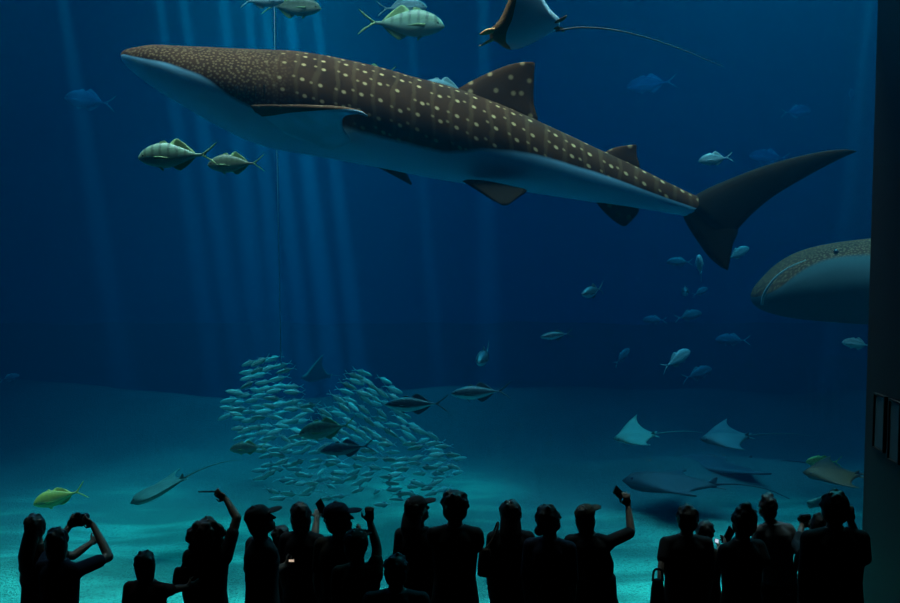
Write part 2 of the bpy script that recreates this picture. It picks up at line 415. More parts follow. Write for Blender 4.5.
def pectoral(side):
    s = side
    lead = [L2(230, 106, s * .40), L2(266, 104.5, s * .84), L2(310, 105.5, s * 1.25), L2(345, 107, s * 1.62), L2(362, 111, s * 1.85), L2(369, 116, s * 1.93)]
    trail = [L2(330, 150, s * .42), L2(350, 142, s * .60), L2(343, 128, s * .98), L2(344, 117, s * 1.42), L2(358, 114, s * 1.80), L2(368, 117, s * 1.93)]
    V, Fc, S = fin(lead, trail, .12, n=22, m=10)
    me = mesh('pectoral_fin', V, Fc, [M_finlead, M_finpale])
    for p in me.polygons:
        p.material_index = 0
    bm = bmesh.new(); bm.from_mesh(me); bmesh.ops.recalc_face_normals(bm, faces=bm.faces)
    bm.normal_update()
    for i_, f in enumerate(bm.faces):
        k_ = i_ % 20
        f.material_index = 1 if i_ < 21 * 20 and 2 <= k_ < 10 else 0
    bm.to_mesh(me); bm.free()
    return link('pectoral_fin', me, ws)
pectoral(-1)
# far-side fin shows as a small dark blade under the belly
V, Fc, S = fin([L2(300, 130, .50), L2(345, 150, 1.0), L2(380, 168, 1.45), L2(410, 184, 1.8)], [L2(345, 145, .45), L2(375, 155, .9), L2(405, 172, 1.45), L2(412, 184, 1.8)], .12)
link('pectoral_fin', fix_normals(mesh('pectoral_fin', V, Fc, [M_fin])), ws)
def ball(name, c, r, mat, parent, sc=(1, 1, 1)):
    bm = bmesh.new(); bmesh.ops.create_uvsphere(bm, u_segments=16, v_segments=10, radius=r)
    for v in bm.verts: v.co = Vector((v.co.x * sc[0], v.co.y * sc[1], v.co.z * sc[2])) + Vector(c)
    me = bpy.data.meshes.new(name); bm.to_mesh(me); bm.free(); me.materials.append(mat)
    me.polygons.foreach_set('use_smooth', [True] * len(me.polygons))
    return link(name, me, parent)
for s in (-1, 1):
    ball('eye', L2(157.5, 62, s * .50), .045, M_eye, ws)
    # gill slits: thin dark raised folds ahead of the fin
    for g, gx in enumerate((236, 245, 254, 263)):
        pts = [L2(gx, 76, s * .60), L2(gx + 1.5, 88, s * .70), L2(gx + 1, 99, s * .715)]
        V, Fc = tube(curve_pts(pts, 10), lambda t: .012 * math.sin(PI * min(.98, max(.05, t))) + .004, 6)
        link('gill_slit', mesh('gill_slit', V, Fc, [M_tail]), ws)

# the second whale shark, only its head shows beside the right-hand wall
D2 = 13.6; K2 = D2 / F
st2 = [(753, 294, 300, .05, .5, 1), (757, 287, 305.5, .30, .44, .95), (766, 277, 311, .50, .36, .95), (782, 261.5, 316, .64, .26, .95), (802, 250.5, 319.5, .72, .20, .97), (830, 243.5, 322, .80, .19, 1), (868, 238.5, 324.5, .86, .22, 1), (910, 235, 325, .90, .3, 1),
       (960, 235, 322, .84, .4, 1), (1020, 240, 316, .72, .45, 1), (1090, 250, 308, .55, .48, 1), (1170, 262, 302, .36, .5, 1), (1250, 272, 296, .16, .5, 1), (1290, 276, 292, .07, .5, 1)]
stations = [((a - 450) * K2, (301.5 - b) * K2, (301.5 - c) * K2, d, e, f) for a, b, c, d, e, f in st2]
ws2 = empty('whale_shark', CAM + D2 * FWD); ws2.rotation_euler = (-PITCH, 0, 0)
tag(ws2, 'pale whale shark head coming in beside the dark wall at the right', 'whale shark')
link('body', shark_body(stations, skin=M_skin_pale), ws2)
def L3(px, py, y=0.0): return Vector(((px - 450) * K2 * (D2 + y) / D2, y, (301.5 - py) * K2 * (D2 + y) / D2))
fin_obj('dorsal_fin', [L3(1020, 244), L3(1060, 222), L3(1085, 214)], [L3(1100, 256), L3(1098, 235), L3(1090, 215)], .12, M_fin, ws2)
fin_obj('tail_fin', [L3(1270, 278), L3(1320, 245), L3(1400, 215)], [L3(1300, 290), L3(1345, 265), L3(1402, 216)], .12, M_tail, ws2)
fin_obj('tail_fin_lower_lobe', [L3(1270, 282), L3(1290, 310), L3(1310, 330)], [L3(1300, 286), L3(1312, 305), L3(1312, 330)], .12, M_tail, ws2)
for s in (-1, 1):
    fin_obj('pectoral_fin', [L3(905, 300, s * .9), L3(950, 312, s * 1.7), L3(1000, 330, s * 2.3)], [L3(980, 305, s * .85), L3(990, 318, s * 1.5), L3(1004, 331, s * 2.3)], .14, M_fin, ws2)
    # the lip: a pale raised fold round the wide mouth
    pts = [L3(762, 305, s * .36), L3(763, 297, s * .40), L3(768, 287, s * .50), L3(777, 276, s * .61), L3(790, 267, s * .70), L3(806, 260, s * .77)]
    V, Fc = tube(curve_pts(pts, 24), lambda t: .020 * (1 - .6 * t), 8)
    link('lip', mesh('lip', V, Fc, [M_lip]), ws2)
    ball('eye', L3(836, 252, s * .80), .035, M_eye, ws2)
# ================================================================ fish
def fish_skin(name, back, belly, bar=None, nb=9, bar_amt=.5, split=.0, soft=.35, shine=.35, speck=.15):
    """a darker back running into a pale belly, faint upright bars; z of the thing itself decides back or belly"""
    m, nt, b = newmat(name)
    uv = nt.nodes.new('ShaderNodeUVMap'); uv.uv_map = 'skin'
    sep = nt.nodes.new('ShaderNodeSeparateXYZ'); nt.links.new(uv.outputs[0], sep.inputs[0])
    nz = nt.nodes.new('ShaderNodeTexNoise'); nz.inputs['Scale'].default_value = 9; nz.inputs['Detail'].default_value = 4
    nt.links.new(uv.outputs[0], nz.inputs['Vector'])
    h = M2(nt, 'MULTIPLY_ADD', M2(nt, 'SUBTRACT', nz.outputs['Fac'], .5), .25, sep.outputs[1])
    c = MIX(nt, SMOOTH(nt, h, split - soft, split + soft), belly, back)
    if bar:
        wv = M2(nt, 'SINE', M2(nt, 'ADD', M2(nt, 'MULTIPLY', sep.outputs[0], 2 * PI * nb), M2(nt, 'MULTIPLY', nz.outputs['Fac'], 3.0)))
        f = M2(nt, 'MULTIPLY', SMOOTH(nt, wv, .1, .9), M2(nt, 'MULTIPLY', SMOOTH(nt, sep.outputs[1], -.5, .6), bar_amt))
        c = MIX(nt, f, c, bar)
    c = MIX(nt, M2(nt, 'MULTIPLY', SMOOTH(nt, nz.outputs['Fac'], .5, .8), speck), c, (.8, .8, .7))
    nt.links.new(c, b.inputs['Base Color'])
    b.inputs['Roughness'].default_value = 1 - shine - .15; b.inputs['Specular IOR Level'].default_value = .5
    return m
def fish_body(profile, mats, nseg=20, nst=30, pw=1.0):
    """profile: (t from nose 0 to tail root 1, top, bottom, half width), all over a fish one unit long"""
    T = [[(p[0], p[k]) for p in profile] for k in (1, 2, 3)]
    V, Fc, UV = [], [], []
    for i in range(nst + 1):
        t = (i / nst) ** 1.25
        zt, zb, hw = [smooth_table(q, t) for q in T]
        x = .5 - .80 * t
        for k in range(nseg):
            a = 2 * PI * k / nseg
            cs = math.cos(a)
            V.append((x, hw * math.sin(a), (zt + zb) / 2 + (zt - zb) / 2 * cs)); UV.append((t, cs))
    for i in range(nst):
        for k in range(nseg):
            k2 = (k + 1) % nseg
            Fc.append((i*nseg+k, i*nseg+k2, (i+1)*nseg+k2, (i+1)*nseg+k))
    Fc.append(tuple(range(nseg-1, -1, -1))); Fc.append(tuple(nst*nseg+k for k in range(nseg)))
    me = mesh('body', V, Fc, mats)
    ul = me.uv_layers.new(name='skin')
    for lp in me.loops: ul.data[lp.index].uv = UV[lp.vertex_index]
    return me
PROF = {
 'trevally': [(0, .012, -.015, .010), (.06, .075, -.055, .040), (.16, .130, -.095, .066), (.30, .168, -.128, .080), (.45, .172, -.140, .078), (.62, .130, -.112, .060), (.78, .072, -.064, .036), (.90, .026, -.026, .018), (1, .018, -.018, .012)],
 'tuna':     [(0, .006, -.010, .008), (.06, .042, -.042, .035), (.18, .082, -.080, .066), (.35, .112, -.112, .086), (.50, .112, -.116, .086), (.68, .080, -.086, .060), (.84, .036, -.040, .028), (.94, .014, -.014, .016), (1, .010, -.010, .010)],
 'scad':     [(0, .010, -.012, .010), (.08, .055, -.050, .034), (.22, .088, -.085, .050), (.42, .105, -.108, .058), (.60, .092, -.098, .050), (.80, .046, -.050, .026), (.93, .018, -.018, .014), (1, .016, -.016, .010)],
}
def make_fish(name, prof, skin, finm, deep_fork=True, tail_h=.15, dorsal=.052, anal=.048, parts=True):
    root = empty(name)
    link('body', fish_body(PROF[prof], [skin]), root)
    top = lambda t: smooth_table([(p[0], p[1]) for p in PROF[prof]], t)
    bot = lambda t: smooth_table([(p[0], p[2]) for p in PROF[prof]], t)
    X = lambda t: .5 - .80 * t
    h = tail_h
    for s, nm in ((1, 'tail_fin'), (-1, 'tail_fin')):
        fin_obj(nm, [(-.270, 0, 0), (-.335, 0, s*.035), (-.405, 0, s*.55*h), (-.47, 0, s*.88*h), (-.50, 0, s*h)],
                [(-.345, 0, 0), (-.365, 0, s*.03), (-.425, 0, s*.45*h), (-.475, 0, s*.80*h), (-.502, 0, s*h)] if deep_fork else
                [(-.40, 0, 0), (-.41, 0, s*.03), (-.44, 0, s*.45*h), (-.475, 0, s*.80*h), (-.502, 0, s*h)], .022, finm, root, n=10, m=5)
    def along(nm, fn, t0, t1, hh, sg, sweep=.10):
        a = (X(t0), 0, fn(t0) - sg * .012); 
        fin_obj(nm, [a, (X(t0) - sweep * .6, 0, fn(t0) + sg * hh * .75), (X(t0) - sweep, 0, fn(t0) + sg * hh)],
                [(X(t1), 0, fn(t1) - sg * .012), ((X(t1) + X(t0)) / 2 - sweep * .6, 0, fn((t0 + t1) / 2) + sg * .025), (X(t0) - sweep - .012, 0, fn(t0) + sg * hh * .98)], .016, finm, root, n=9, m=5)
    along('dorsal_fin', top, .50, .92, dorsal, 1)
    along('anal_fin', bot, .52, .92, anal, -1)
    if parts:
        along('first_dorsal_fin', top, .33, .48, dorsal * .45, 1, .05)
        for s in (-1, 1):
            w_ = smooth_table([(p[0], p[3]) for p in PROF[prof]], .28)
            fin_obj('pectoral_fin', [(X(.27), s*w_*.96, .005), (X(.38), s*(w_ + .022), .0), (X(.52), s*(w_ + .03), -.03)], [(X(.29), s*w_*.96, -.035), (X(.40), s*(w_ + .018), -.035), (X(.525), s*(w_ + .03), -.032)], .010, finm, root, n=8, m=4)
            fin_obj('pelvic_fin', [(X(.30), s*.02, bot(.30) + .015), (X(.37), s*.03, bot(.33) - .04)], [(X(.37), s*.015, bot(.37) + .015), (X(.385), s*.03, bot(.33) - .04)], .010, finm, root, n=6, m=4)
            we = smooth_table([(p[0], p[3]) for p in PROF[prof]], .10)
            ball('eye', (X(.10), s * (we * .88), .022), .016, M_eye, root, (1, .5, 1))
    return root
def put(o, px, py, d, lpx, yaw=180, pitch=0, roll=0, label=None, cat=None, group=None):
    o.location = P(px, py, d)
    L = lpx * d / F
    o.scale = (L, L, L)
    R = math.radians
    o.rotation_euler = (Matrix.Rotation(R(yaw), 3, 'Z') @ Matrix.Rotation(-R(pitch), 3, 'Y') @ Matrix.Rotation(R(roll), 3, 'X')).to_euler()
    tag(o, label, cat, group)
    return o
F_green = plain('fin_yellow_green', (.20, .32, .13), .5, .2, 9)
F_blue = plain('fin_blue_grey', (.18, .32, .34), .5, .2, 9)
F_dark = plain('fin_dark', (.03, .04, .045), .5, .2, 9)
F_yellow = plain('fin_yellow', (.80, .66, .12), .5, .2, 9)
S_green = fish_skin('striped_green_silver_skin', (.15, .27, .17), (.30, .47, .38), (.04, .08, .05), 8, .8, .1)
S_dull = fish_skin('dull_olive_skin', (.10, .13, .07), (.36, .40, .28), (.05, .07, .04), 9, .4, .0)
S_blue = fish_skin('blue_silver_skin', (.10, .22, .24), (.30, .48, .52), None, split=.15)
S_tuna = fish_skin('tuna_skin', (.025, .04, .045), (.70, .78, .80), None, split=-.30, soft=.22, shine=.45)
S_dtuna = fish_skin('dark_tuna_skin', (.02, .03, .032), (.16, .20, .20), None, split=-.2)
S_scad = fish_skin('scad_skin', (.13, .30, .25), (.34, .60, .52), None, split=.05, shine=.4)
S_yellow = fish_skin('golden_skin', (.62, .50, .07), (.78, .66, .16), (.45, .38, .06), 8, .35, .0)
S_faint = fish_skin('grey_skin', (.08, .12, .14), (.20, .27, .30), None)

T_green = make_fish('trevally', 'trevally', S_green, F_green)
T_dull = make_fish('trevally', 'trevally', S_dull, F_green)
T_blue = make_fish('trevally', 'trevally', S_blue, F_blue)
T_tuna = make_fish('tuna', 'tuna', S_tuna, F_dark, tail_h=.15, dorsal=.055, anal=.05)
T_dtuna = make_fish('tuna', 'tuna', S_dtuna, F_dark, tail_h=.15, dorsal=.055, anal=.05)
T_yellow = make_fish('golden_trevally', 'trevally', S_yellow, F_yellow, dorsal=.022, anal=.02, tail_h=.17)
T_faint = make_fish('reef_fish', 'trevally', S_faint, F_blue, tail_h=.15)
used = set()
def fish(t, *a, **k):
    o = t if t.name not in used else copy_tree(t)
    used.add(t.name)
    return put(o, *a, **k)
fish(T_green, 178, 156, 10.6, 80, 180, -3, 0, 'striped green and silver trevally below the big whale shark\'s throat', 'fish')
fish(T_green, 401, 24, 12.6, 87, 0, -3, 0, 'barred silver trevally swimming right above the big shark\'s back', 'fish')
fish(T_dull, 236, 164, 11.2, 58, 176, -2, 0, 'dull olive trevally following the striped green one', 'fish')
fish(T_dull, 291, 7, 13.5, 62, -8, -5, 0, 'dark dim trevally at the top edge above the shark\'s head', 'fish')
fish(T_blue, 262, 1, 13.0, 44, 12, 4, 0, 'bright silver fish cut by the top edge above the shark\'s head', 'fish')
fish(T_blue, 402, 8, 13.6, 50, 4, 3, 0, 'blue fish just behind the barred silver trevally', 'fish')
fish(T_blue, 716, 159, 13.5, 36, 184, -8, 0, 'small pale trevally ahead of the big shark\'s upper tail lobe', 'fish')
fish(T_blue, 446, 89, 13.2, 56, 180, 2, 0, 'pale fish mostly hidden behind the big shark in front of its back fin', 'fish')
fish(T_dull, 374, 73, 13.2, 44, 180, 0, 0, 'olive fish showing only its back over the big shark\'s shoulder', 'fish')
# loose fish in the middle water
fish(T_tuna, 557, 335, 15, 34, 190, -6, 0, 'small dark-backed tuna swimming left in the open middle water', 'fish')
fish(T_tuna, 593, 291, 15, 48, 235, -6, 0, 'dark-backed fish angled toward the glass below the shark\'s anal fin', 'fish')
fish(T_tuna, 484, 356, 15, 62, 258, -6, 0, 'fish seen head on, above the two tunas', 'fish')
fish(T_blue, 676, 360, 14.5, 40, 28, 24, 0, 'bright silver fish heading up to the right over the rays', 'fish')
fish(T_blue, 700, 267, 15, 42, 250, 30, 0, 'pale fish facing the glass under the lower tail lobe', 'fish')
fish(T_blue, 737, 254, 16, 30, 15, 24, 0, 'thin pale fish right of the lower tail lobe', 'fish')
fish(T_tuna, 685, 291, 17, 38, 258, 0, 0, 'small fish seen head on below the pale fish under the tail', 'fish')
fish(T_blue, 858, 344, 13, 32, 178, 6, 0, 'bright fish under the pale shark head, cut by the dark wall', 'fish')
faint = [(90, 101, 25, 56, 170, 8, 'faint fish left of the big shark\'s snout'), (622, 357, 20, 26, 35, 35, 'faint fish tilted nose up, left of the bright silver fish'),
         (697, 374, 20, 36, 20, 14, 'faint fish below the bright silver fish'), (688, 316, 20, 30, 12, 10, 'faint fish under the small head-on fish, near the pale shark\'s snout'),
         (733, 340, 22, 34, 170, 0, 'faint fish lower left of the pale shark\'s snout'), (770, 157, 29, 40, 170, 4, 'faint fish above the long upper tail lobe'),
         (796, 112, 29, 36, 15, 5, 'faint fish high above the tip of the tail'), (851, 96, 29, 26, 250, 20, 'faint fish seen nearly head on beside the wall\'s upper part'),
         (652, 84, 29, 50, 168, -6, 'faint fish above the second back fin'), (9, 378, 20, 20, 20, 14, 'faint fish alone at the left edge'),
         (680, 262, 20, 26, 172, 0, 'faint fish left of the fish facing the glass under the tail'), (700, 292, 21, 20, 20, 20, 'faint fish right of the small head-on fish'),
         (655, 320, 22, 24, 175, 0, 'faint fish in open water between the middle tuna and the pale shark')]
for (px, py, d, l, yw, pt, lab) in faint: fish(T_faint, px, py, d, l, yw, pt, 0, lab, 'fish')
# tunas round the school
fish(T_tuna, 417, 404, 13.2, 64, 181, -1, 0, 'dark-backed tuna passing the right side of the silver school', 'fish')
fish(T_tuna, 481, 392, 13.6, 60, 182, -3, 0, 'dark-backed tuna following behind another, right of the school', 'fish')
fish(T_dtuna, 348, 448, 13.0, 56, 183, -6, 0, 'dark tuna low in the middle of the silver school', 'fish')
fish(T_dull, 328, 429, 13.0, 58, 186, -10, 0, 'olive green fish among the silver school, above the dark tuna', 'fish')
fish(T_yellow, 60, 497, 12.2, 54, 184, -16, 0, 'yellow trevally nosing down at the left above the visitors', 'fish')
fish(T_yellow, 824, 462, 14.0, 36, 180, 0, 0, 'yellowish fish behind the brown ray near the wall', 'fish')
fish(T_dull, 249, 448, 13.6, 38, 186, -4, 0, 'olive fish at the lower left rim of the silver school', 'fish')

# ---------------------------------------------------------------- the silver school
def inside(x, y, poly):
    c = False; j = len(poly) - 1
    for i in range(len(poly)):
        (xi, yi), (xj, yj) = poly[i], poly[j]
        if (yi > y) != (yj > y) and x < (xj - xi) * (y - yi) / (yj - yi) + xi: c = not c
        j = i
    return c
A = [(250, 362), (284, 356), (288, 372), (276, 385), (248, 388)]
B = [(228, 396), (246, 384), (296, 384), (312, 404), (300, 428), (330, 440), (330, 500), (284, 506), (256, 482), (262, 446), (240, 436), (226, 418)]
Cc = [(336, 396), (356, 372), (376, 372), (398, 392), (404, 420), (440, 440), (462, 462), (456, 482), (428, 500), (380, 508), (330, 502), (322, 440), (308, 420)]
base = link('silver_scad', None) if False else None
sc_root = make_fish('scad', 'scad', S_scad, F_blue, tail_h=.13, dorsal=.06, anal=.05, parts=False)
for ch in list(sc_root.children): pass
# one mesh for the whole small fish: body, fins and tail joined
bm = bmesh.new()
mats = [S_scad, F_blue]
me_s = bpy.data.meshes.new('scad')
for mm in mats: me_s.materials.append(mm)
ul = bm.loops.layers.uv.new('skin')
for ch in list(sc_root.children):
    old = len(bm.faces); bm.from_mesh(ch.data); bm.faces.ensure_lookup_table()
    for f in list(bm.faces)[old:]: f.material_index = 0 if ch.name.startswith('body') else 1
for ch in list(sc_root.children): bpy.data.objects.remove(ch)
bpy.data.objects.remove(sc_root)
bm.to_mesh(me_s); bm.free()
me_s.polygons.foreach_set('use_smooth', [True] * len(me_s.polygons))
pts = []
def scatter(poly, n, mind):
    k = 0; tries = 0
    xs = [p[0] for p in poly]; ys = [p[1] for p in poly]
    while k < n and tries < 6000:
        tries += 1
        x = rnd.uniform(min(xs), max(xs)); y = rnd.uniform(min(ys), max(ys))
        if not inside(x, y, poly): continue
        if any(((x - a) / 1.9) ** 2 + (y - b_) ** 2 < mind ** 2 for a, b_, _ in pts): continue
        pts.append((x, y, poly)); k += 1
scatter(A, 13, 5); scatter(B, 104, 4.6); scatter(Cc, 140, 4.6)
placed = []
for (x, y, poly) in pts:
    best = None
    for _ in range(12):
        dd = rnd.uniform(13.6, 16.4); q = P(x, y, dd)
        gap = min([(q - w_).length for w_ in placed] + [9])
        if best is None or gap > best[0]: best = (gap, dd, q)
    d = best[1]; placed.append(best[2])
    if poly is Cc and y < 440: yaw, pit = rnd.gauss(5, 22), rnd.gauss(-26, 8)
    elif poly is Cc: yaw, pit = (rnd.gauss(178, 20) if rnd.random() < .7 else rnd.gauss(10, 25)), rnd.gauss(-6, 10)
    elif poly is A: yaw, pit = rnd.gauss(180, 12), rnd.gauss(-16, 6)
    else: yaw, pit = (rnd.gauss(182, 18) if rnd.random() < .8 else rnd.gauss(0, 25)), rnd.gauss(-8, 9)
    o = link('scad', me_s)
    put(o, x, y, d, rnd.uniform(19, 24), yaw, pit, rnd.gauss(0, 8), 'small pale silver fish in the dense school near the sand', 'fish', 'small silver fish of the school')

# ---------------------------------------------------------------- rays
def ray_skin(name, c, amt=.25, sc=6):
    return plain(name, c, .55, amt, sc, .3)
R_brown = ray_skin('ray_brown_back', (.20, .095, .035)); R_white = ray_skin('ray_pale_belly', (.80, .86, .86), .1)
R_grey = ray_skin('ray_grey_back', (.04, .08, .08)); R_pale = ray_skin('ray_pale_back', (.055, .16, .12)); R_dark = ray_skin('ray_dark_back', (.035, .045, .045)); R_olive = ray_skin('ray_olive_back', (.10, .050, .010))
def make_ray(name, top, belly, span=1.15, curl=.22, tail_len=1.2, lobes=False, rise=None, nose=.40, tailr=.012, edge=None, sag=.0):
    """one unit from nose to tail root; wings along y, curl lifts both tips"""
    root = empty(name)
    lead, trail = [], []
    Y = [-1, -.86, -.66, -.45, -.25, -.10, 0, .10, .25, .45, .66, .86, 1]
    for y in Y:
        a = abs(y)
        xl = smooth_table([(0, nose), (.10, nose - .02), (.25, .27), (.45, .17), (.66, .05), (.86, -.10), (1, -.24)], a)
        xt = smooth_table([(0, -.50), (.10, -.49), (.25, -.38), (.45, -.28), (.66, -.22), (.86, -.22), (1, -.255)], a)
        z = curl * a ** 1.8 - sag * math.sin(PI * min(1, a)) * .5
        if rise: z += rise * (1 if y > 0 else -1) * a ** 2
        lead.append((xl, y * span / 2, z)); trail.append((xt, y * span / 2, z + .01))
    th = lambda s: .02 + .15 * max(0, 1 - abs(2 * s - 1) * 1.35) ** 1.2 + .03 * (1 - abs(2 * s - 1))
    V, Fc, S = fin(lead, trail, th, n=41, m=10)
    me = mesh('body', V, Fc, [top, belly])
    bm = bmesh.new(); bm.from_mesh(me); bmesh.ops.recalc_face_normals(bm, faces=bm.faces); bm.normal_update()
    for i_, f in enumerate(bm.faces):
        k_ = min(i_ % 20, 19 - i_ % 20)
        f.material_index = 1 if f.normal.z < 0 and not (lobes and k_ < 2) else 0
    bm.to_mesh(me); bm.free()
    link('body', me, root)
    pts_ = curve_pts([(-.46, 0, .02), (-.46 - tail_len * .35, 0, .03), (-.46 - tail_len * .7, 0, .0), (-.46 - tail_len, 0, -.08)], 20)
    V, Fc = tube(pts_, lambda t: tailr * (1 - .8 * t), 8); link('tail', mesh('tail', V, Fc, [top]), root)
    for s in (-1, 1):
        ball('eye', (nose - .10, s * .085, .035), .018, M_eye, root)
        fin_obj('pelvic_fin', [(-.40, s*.05, .0), (-.50, s*.10, .0), (-.56, s*.13, .0)], [(-.47, s*.02, .0), (-.56, s*.07, .0), (-.575, s*.125, .0)], .02, top, root, n=6, m=4)
        if lobes:
            fin_obj('head_lobe', [(nose - .06, s*.10, .0), (nose + .06, s*.12, -.03), (nose + .15, s*.10, -.07)], [(nose - .08, s*.03, -.01), (nose + .05, s*.05, -.05), (nose + .145, s*.085, -.08)], .03, lobes, root, n=8, m=5)
    fin_obj('dorsal_fin', [(-.40, 0, .03), (-.46, 0, .08), (-.49, 0, .09)], [(-.49, 0, .02), (-.49, 0, .05), (-.50, 0, .09)], .02, top, root, n=6, m=4)
    return root
r = make_ray('devil_ray', R_brown, ray_skin('ray_blue_white_belly', (.40, .74, .95), .05), 1.5, .52, 1.9, lobes=ray_skin('ray_tan_lobe', (.80, .42, .15)), tailr=.010)
put(r, 521, 30, 10.6, 82, 190, -10, 38, 'brown-backed devil ray with a pale belly and long whip tail at the top edge', 'ray')
MI = Matrix.LocRotScale(r.location, r.rotation_euler, r.scale).inverted()
tl = [c for c in r.children if c.name.startswith('tail')][0]
V, Fc = tube([MI @ p for p in curve_pts([P(556, 31, 10.7), P(580, 27.5, 10.75), P(620, 31, 10.85), P(670, 45, 11.0), P(724, 67, 11.2)], 30)], lambda t: .011 * (1 - .75 * t), 8)
tl.data = mesh('tail', V, Fc, [ray_skin('ray_black_tail', (.004, .006, .006))])
r = make_ray('eagle_ray', R_pale, R_pale, 1.3, .06, .9)
put(r, 155, 492, 12.2, 68, 180, -24, -3, 'pale ray gliding over the sand right of the yellow trevally', 'ray')
r = make_ray('eagle_ray', R_pale, R_white, 1.25, .16, 1.1)
put(r, 632, 437, 14.5, 46, 180, -6, -20, 'small pale ray with a raised wing, left of the other ray', 'ray')
r = make_ray('eagle_ray', R_grey, R_pale, 1.25, .06, 1.2)
put(r, 722, 438, 14.5, 54, 178, -4, -15, 'grey ray with a long thin tail, right of the small pale ray', 'ray')
r = make_ray('eagle_ray', R_grey, R_grey, 1.3, .35, .5)
put(r, 314, 377, 19, 32, 200, 0, 45, 'faint ray gliding just above the gap in the silver school', 'ray')
r = make_ray('stingray', R_olive, R_pale, 1.3, .05, .9)
put(r, 828, 474, 13.2, 62, 178, 2, -9, 'brown stingray low beside the dark wall', 'ray')
r = make_ray('stingray', R_dark, R_grey, 1.35, .02, .9)
put(r, 704, 466, 16.8, 110, 195, 2, 5, 'large dark stingray lying low over the sand under the two rays', 'ray')
r = make_ray('stingray', R_dark, R_grey, 1.35, .02, .7)
put(r, 664, 483, 14.2, 104, 170, 1, 4, 'second large dark stingray, nearer the visitors, on the sand', 'ray')
r = make_ray('stingray', R_pale, R_pale, 1.2, .12, .6)
put(r, 818, 503, 12.8, 34, 200, 10, 40, 'small pale ray just above the sand behind the visitors at the wall', 'ray')
# thin line of light behind the shark's belly, built as a solid strand
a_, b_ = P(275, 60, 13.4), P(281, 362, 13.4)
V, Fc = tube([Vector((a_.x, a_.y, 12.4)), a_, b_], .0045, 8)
tag(link('light_line', mesh('light_line', V, Fc, [plain('pale_light_line', (.45, .5, .5), .6)])), 'thin pale rope hanging straight down behind the big shark\'s belly', 'light_line')
# ================================================================ visitors
def cap_prim(a, b, ra, rb, seg=12):
    """closed tapered rod with round ends"""
    a, b = Vector(a), Vector(b); d = b - a; L = d.length
    d = d / L if L > 1e-6 else Vector((0, 0, 1))
    s = d.cross(Vector((0.31, 0.17, 0.93)))
    if s.length < .05: s = d.cross(Vector((1, 0, 0)))
    s.normalize(); u = d.cross(s)
    rings = []
    for q in (-80, -50, -20, 0): q = math.radians(q); rings.append((a + d * (ra * math.sin(q)), ra * math.cos(q)))
    for q in (0, 20, 50, 80): q = math.radians(q); rings.append((b + d * (rb * math.sin(q)), rb * math.cos(q)))
    V, Fc = [], []
    for c, r in rings:
        for k in range(seg):
            t = 2 * PI * k / seg; V.append(c + s * (r * math.cos(t)) + u * (r * math.sin(t)))
    n = len(rings)
    for i in range(n - 1):
        for k in range(seg):
            k2 = (k + 1) % seg; Fc.append((i*seg+k, i*seg+k2, (i+1)*seg+k2, (i+1)*seg+k))
    Fc.append(tuple(range(seg-1, -1, -1))); Fc.append(tuple((n-1)*seg+k for k in range(seg)))
    return V, Fc
def ell_prim(c, r, R=None, seg=16, rings=10):
    V, Fc = [], []
    c = Vector(c)
    for i in range(1, rings):
        p = PI * i / rings
        for k in range(seg):
            t = 2 * PI * k / seg
            v = Vector((r[0] * math.sin(p) * math.cos(t), r[1] * math.sin(p) * math.sin(t), r[2] * math.cos(p)))
            V.append(c + (R @ v if R else v))
    n = rings - 1
    for i in range(n - 1):
        for k in range(seg):
            k2 = (k + 1) % seg; Fc.append((i*seg+k, (i+1)*seg+k, (i+1)*seg+k2, i*seg+k2))
    Fc.append(tuple(range(seg))); Fc.append(tuple((n-1)*seg+k for k in range(seg-1, -1, -1)))
    return V, Fc
def loft_prim(st, ang=0.0, seg=24):
    """st: (centre, rx, ry) from bottom to top"""
    V, Fc = [], []
    ca, sa = math.cos(ang), math.sin(ang)
    for c, rx, ry in st:
        for k in range(seg):
            t = 2 * PI * k / seg; x, y = rx * math.cos(t), ry * math.sin(t)
            V.append(Vector(c) + Vector((x * ca + y * sa, -x * sa + y * ca, 0)))
    n = len(st)
    for i in range(n - 1):
        for k in range(seg):
            k2 = (k + 1) % seg; Fc.append((i*seg+k, i*seg+k2, (i+1)*seg+k2, (i+1)*seg+k))
    Fc.append(tuple(range(seg-1, -1, -1))); Fc.append(tuple((n-1)*seg+k for k in range(seg)))
    return V, Fc
PEND = []
def merged(name, prims, mat, parent, voxel=.010, sm=3):
    """one continuous skin over overlapping shapes"""
    V, Fc = [], []
    for v, f in prims:
        b = len(V); V += v; Fc += [tuple(b + i for i in q) for q in f]
    o = link(name, mesh(name, V, Fc, [mat]), parent)
    r = o.modifiers.new('skin', 'REMESH'); r.mode = 'VOXEL'; r.voxel_size = voxel; r.use_smooth_shade = True
    s = o.modifiers.new('soft', 'SMOOTH'); s.factor = .5; s.iterations = sm
    PEND.append(o)
    return o
def bake():
    bpy.context.view_layer.update()
    dg = bpy.context.evaluated_depsgraph_get()
    for o in PEND:
        me = bpy.data.meshes.new_from_object(o.evaluated_get(dg), depsgraph=dg)
        old = o.data; mats = list(old.materials)
        o.modifiers.clear(); o.data = me
        if not me.materials:
            for m_ in mats: me.materials.append(m_)
        me.polygons.foreach_set('use_smooth', [True] * len(me.polygons))
        bpy.data.meshes.remove(old)
    PEND.clear()

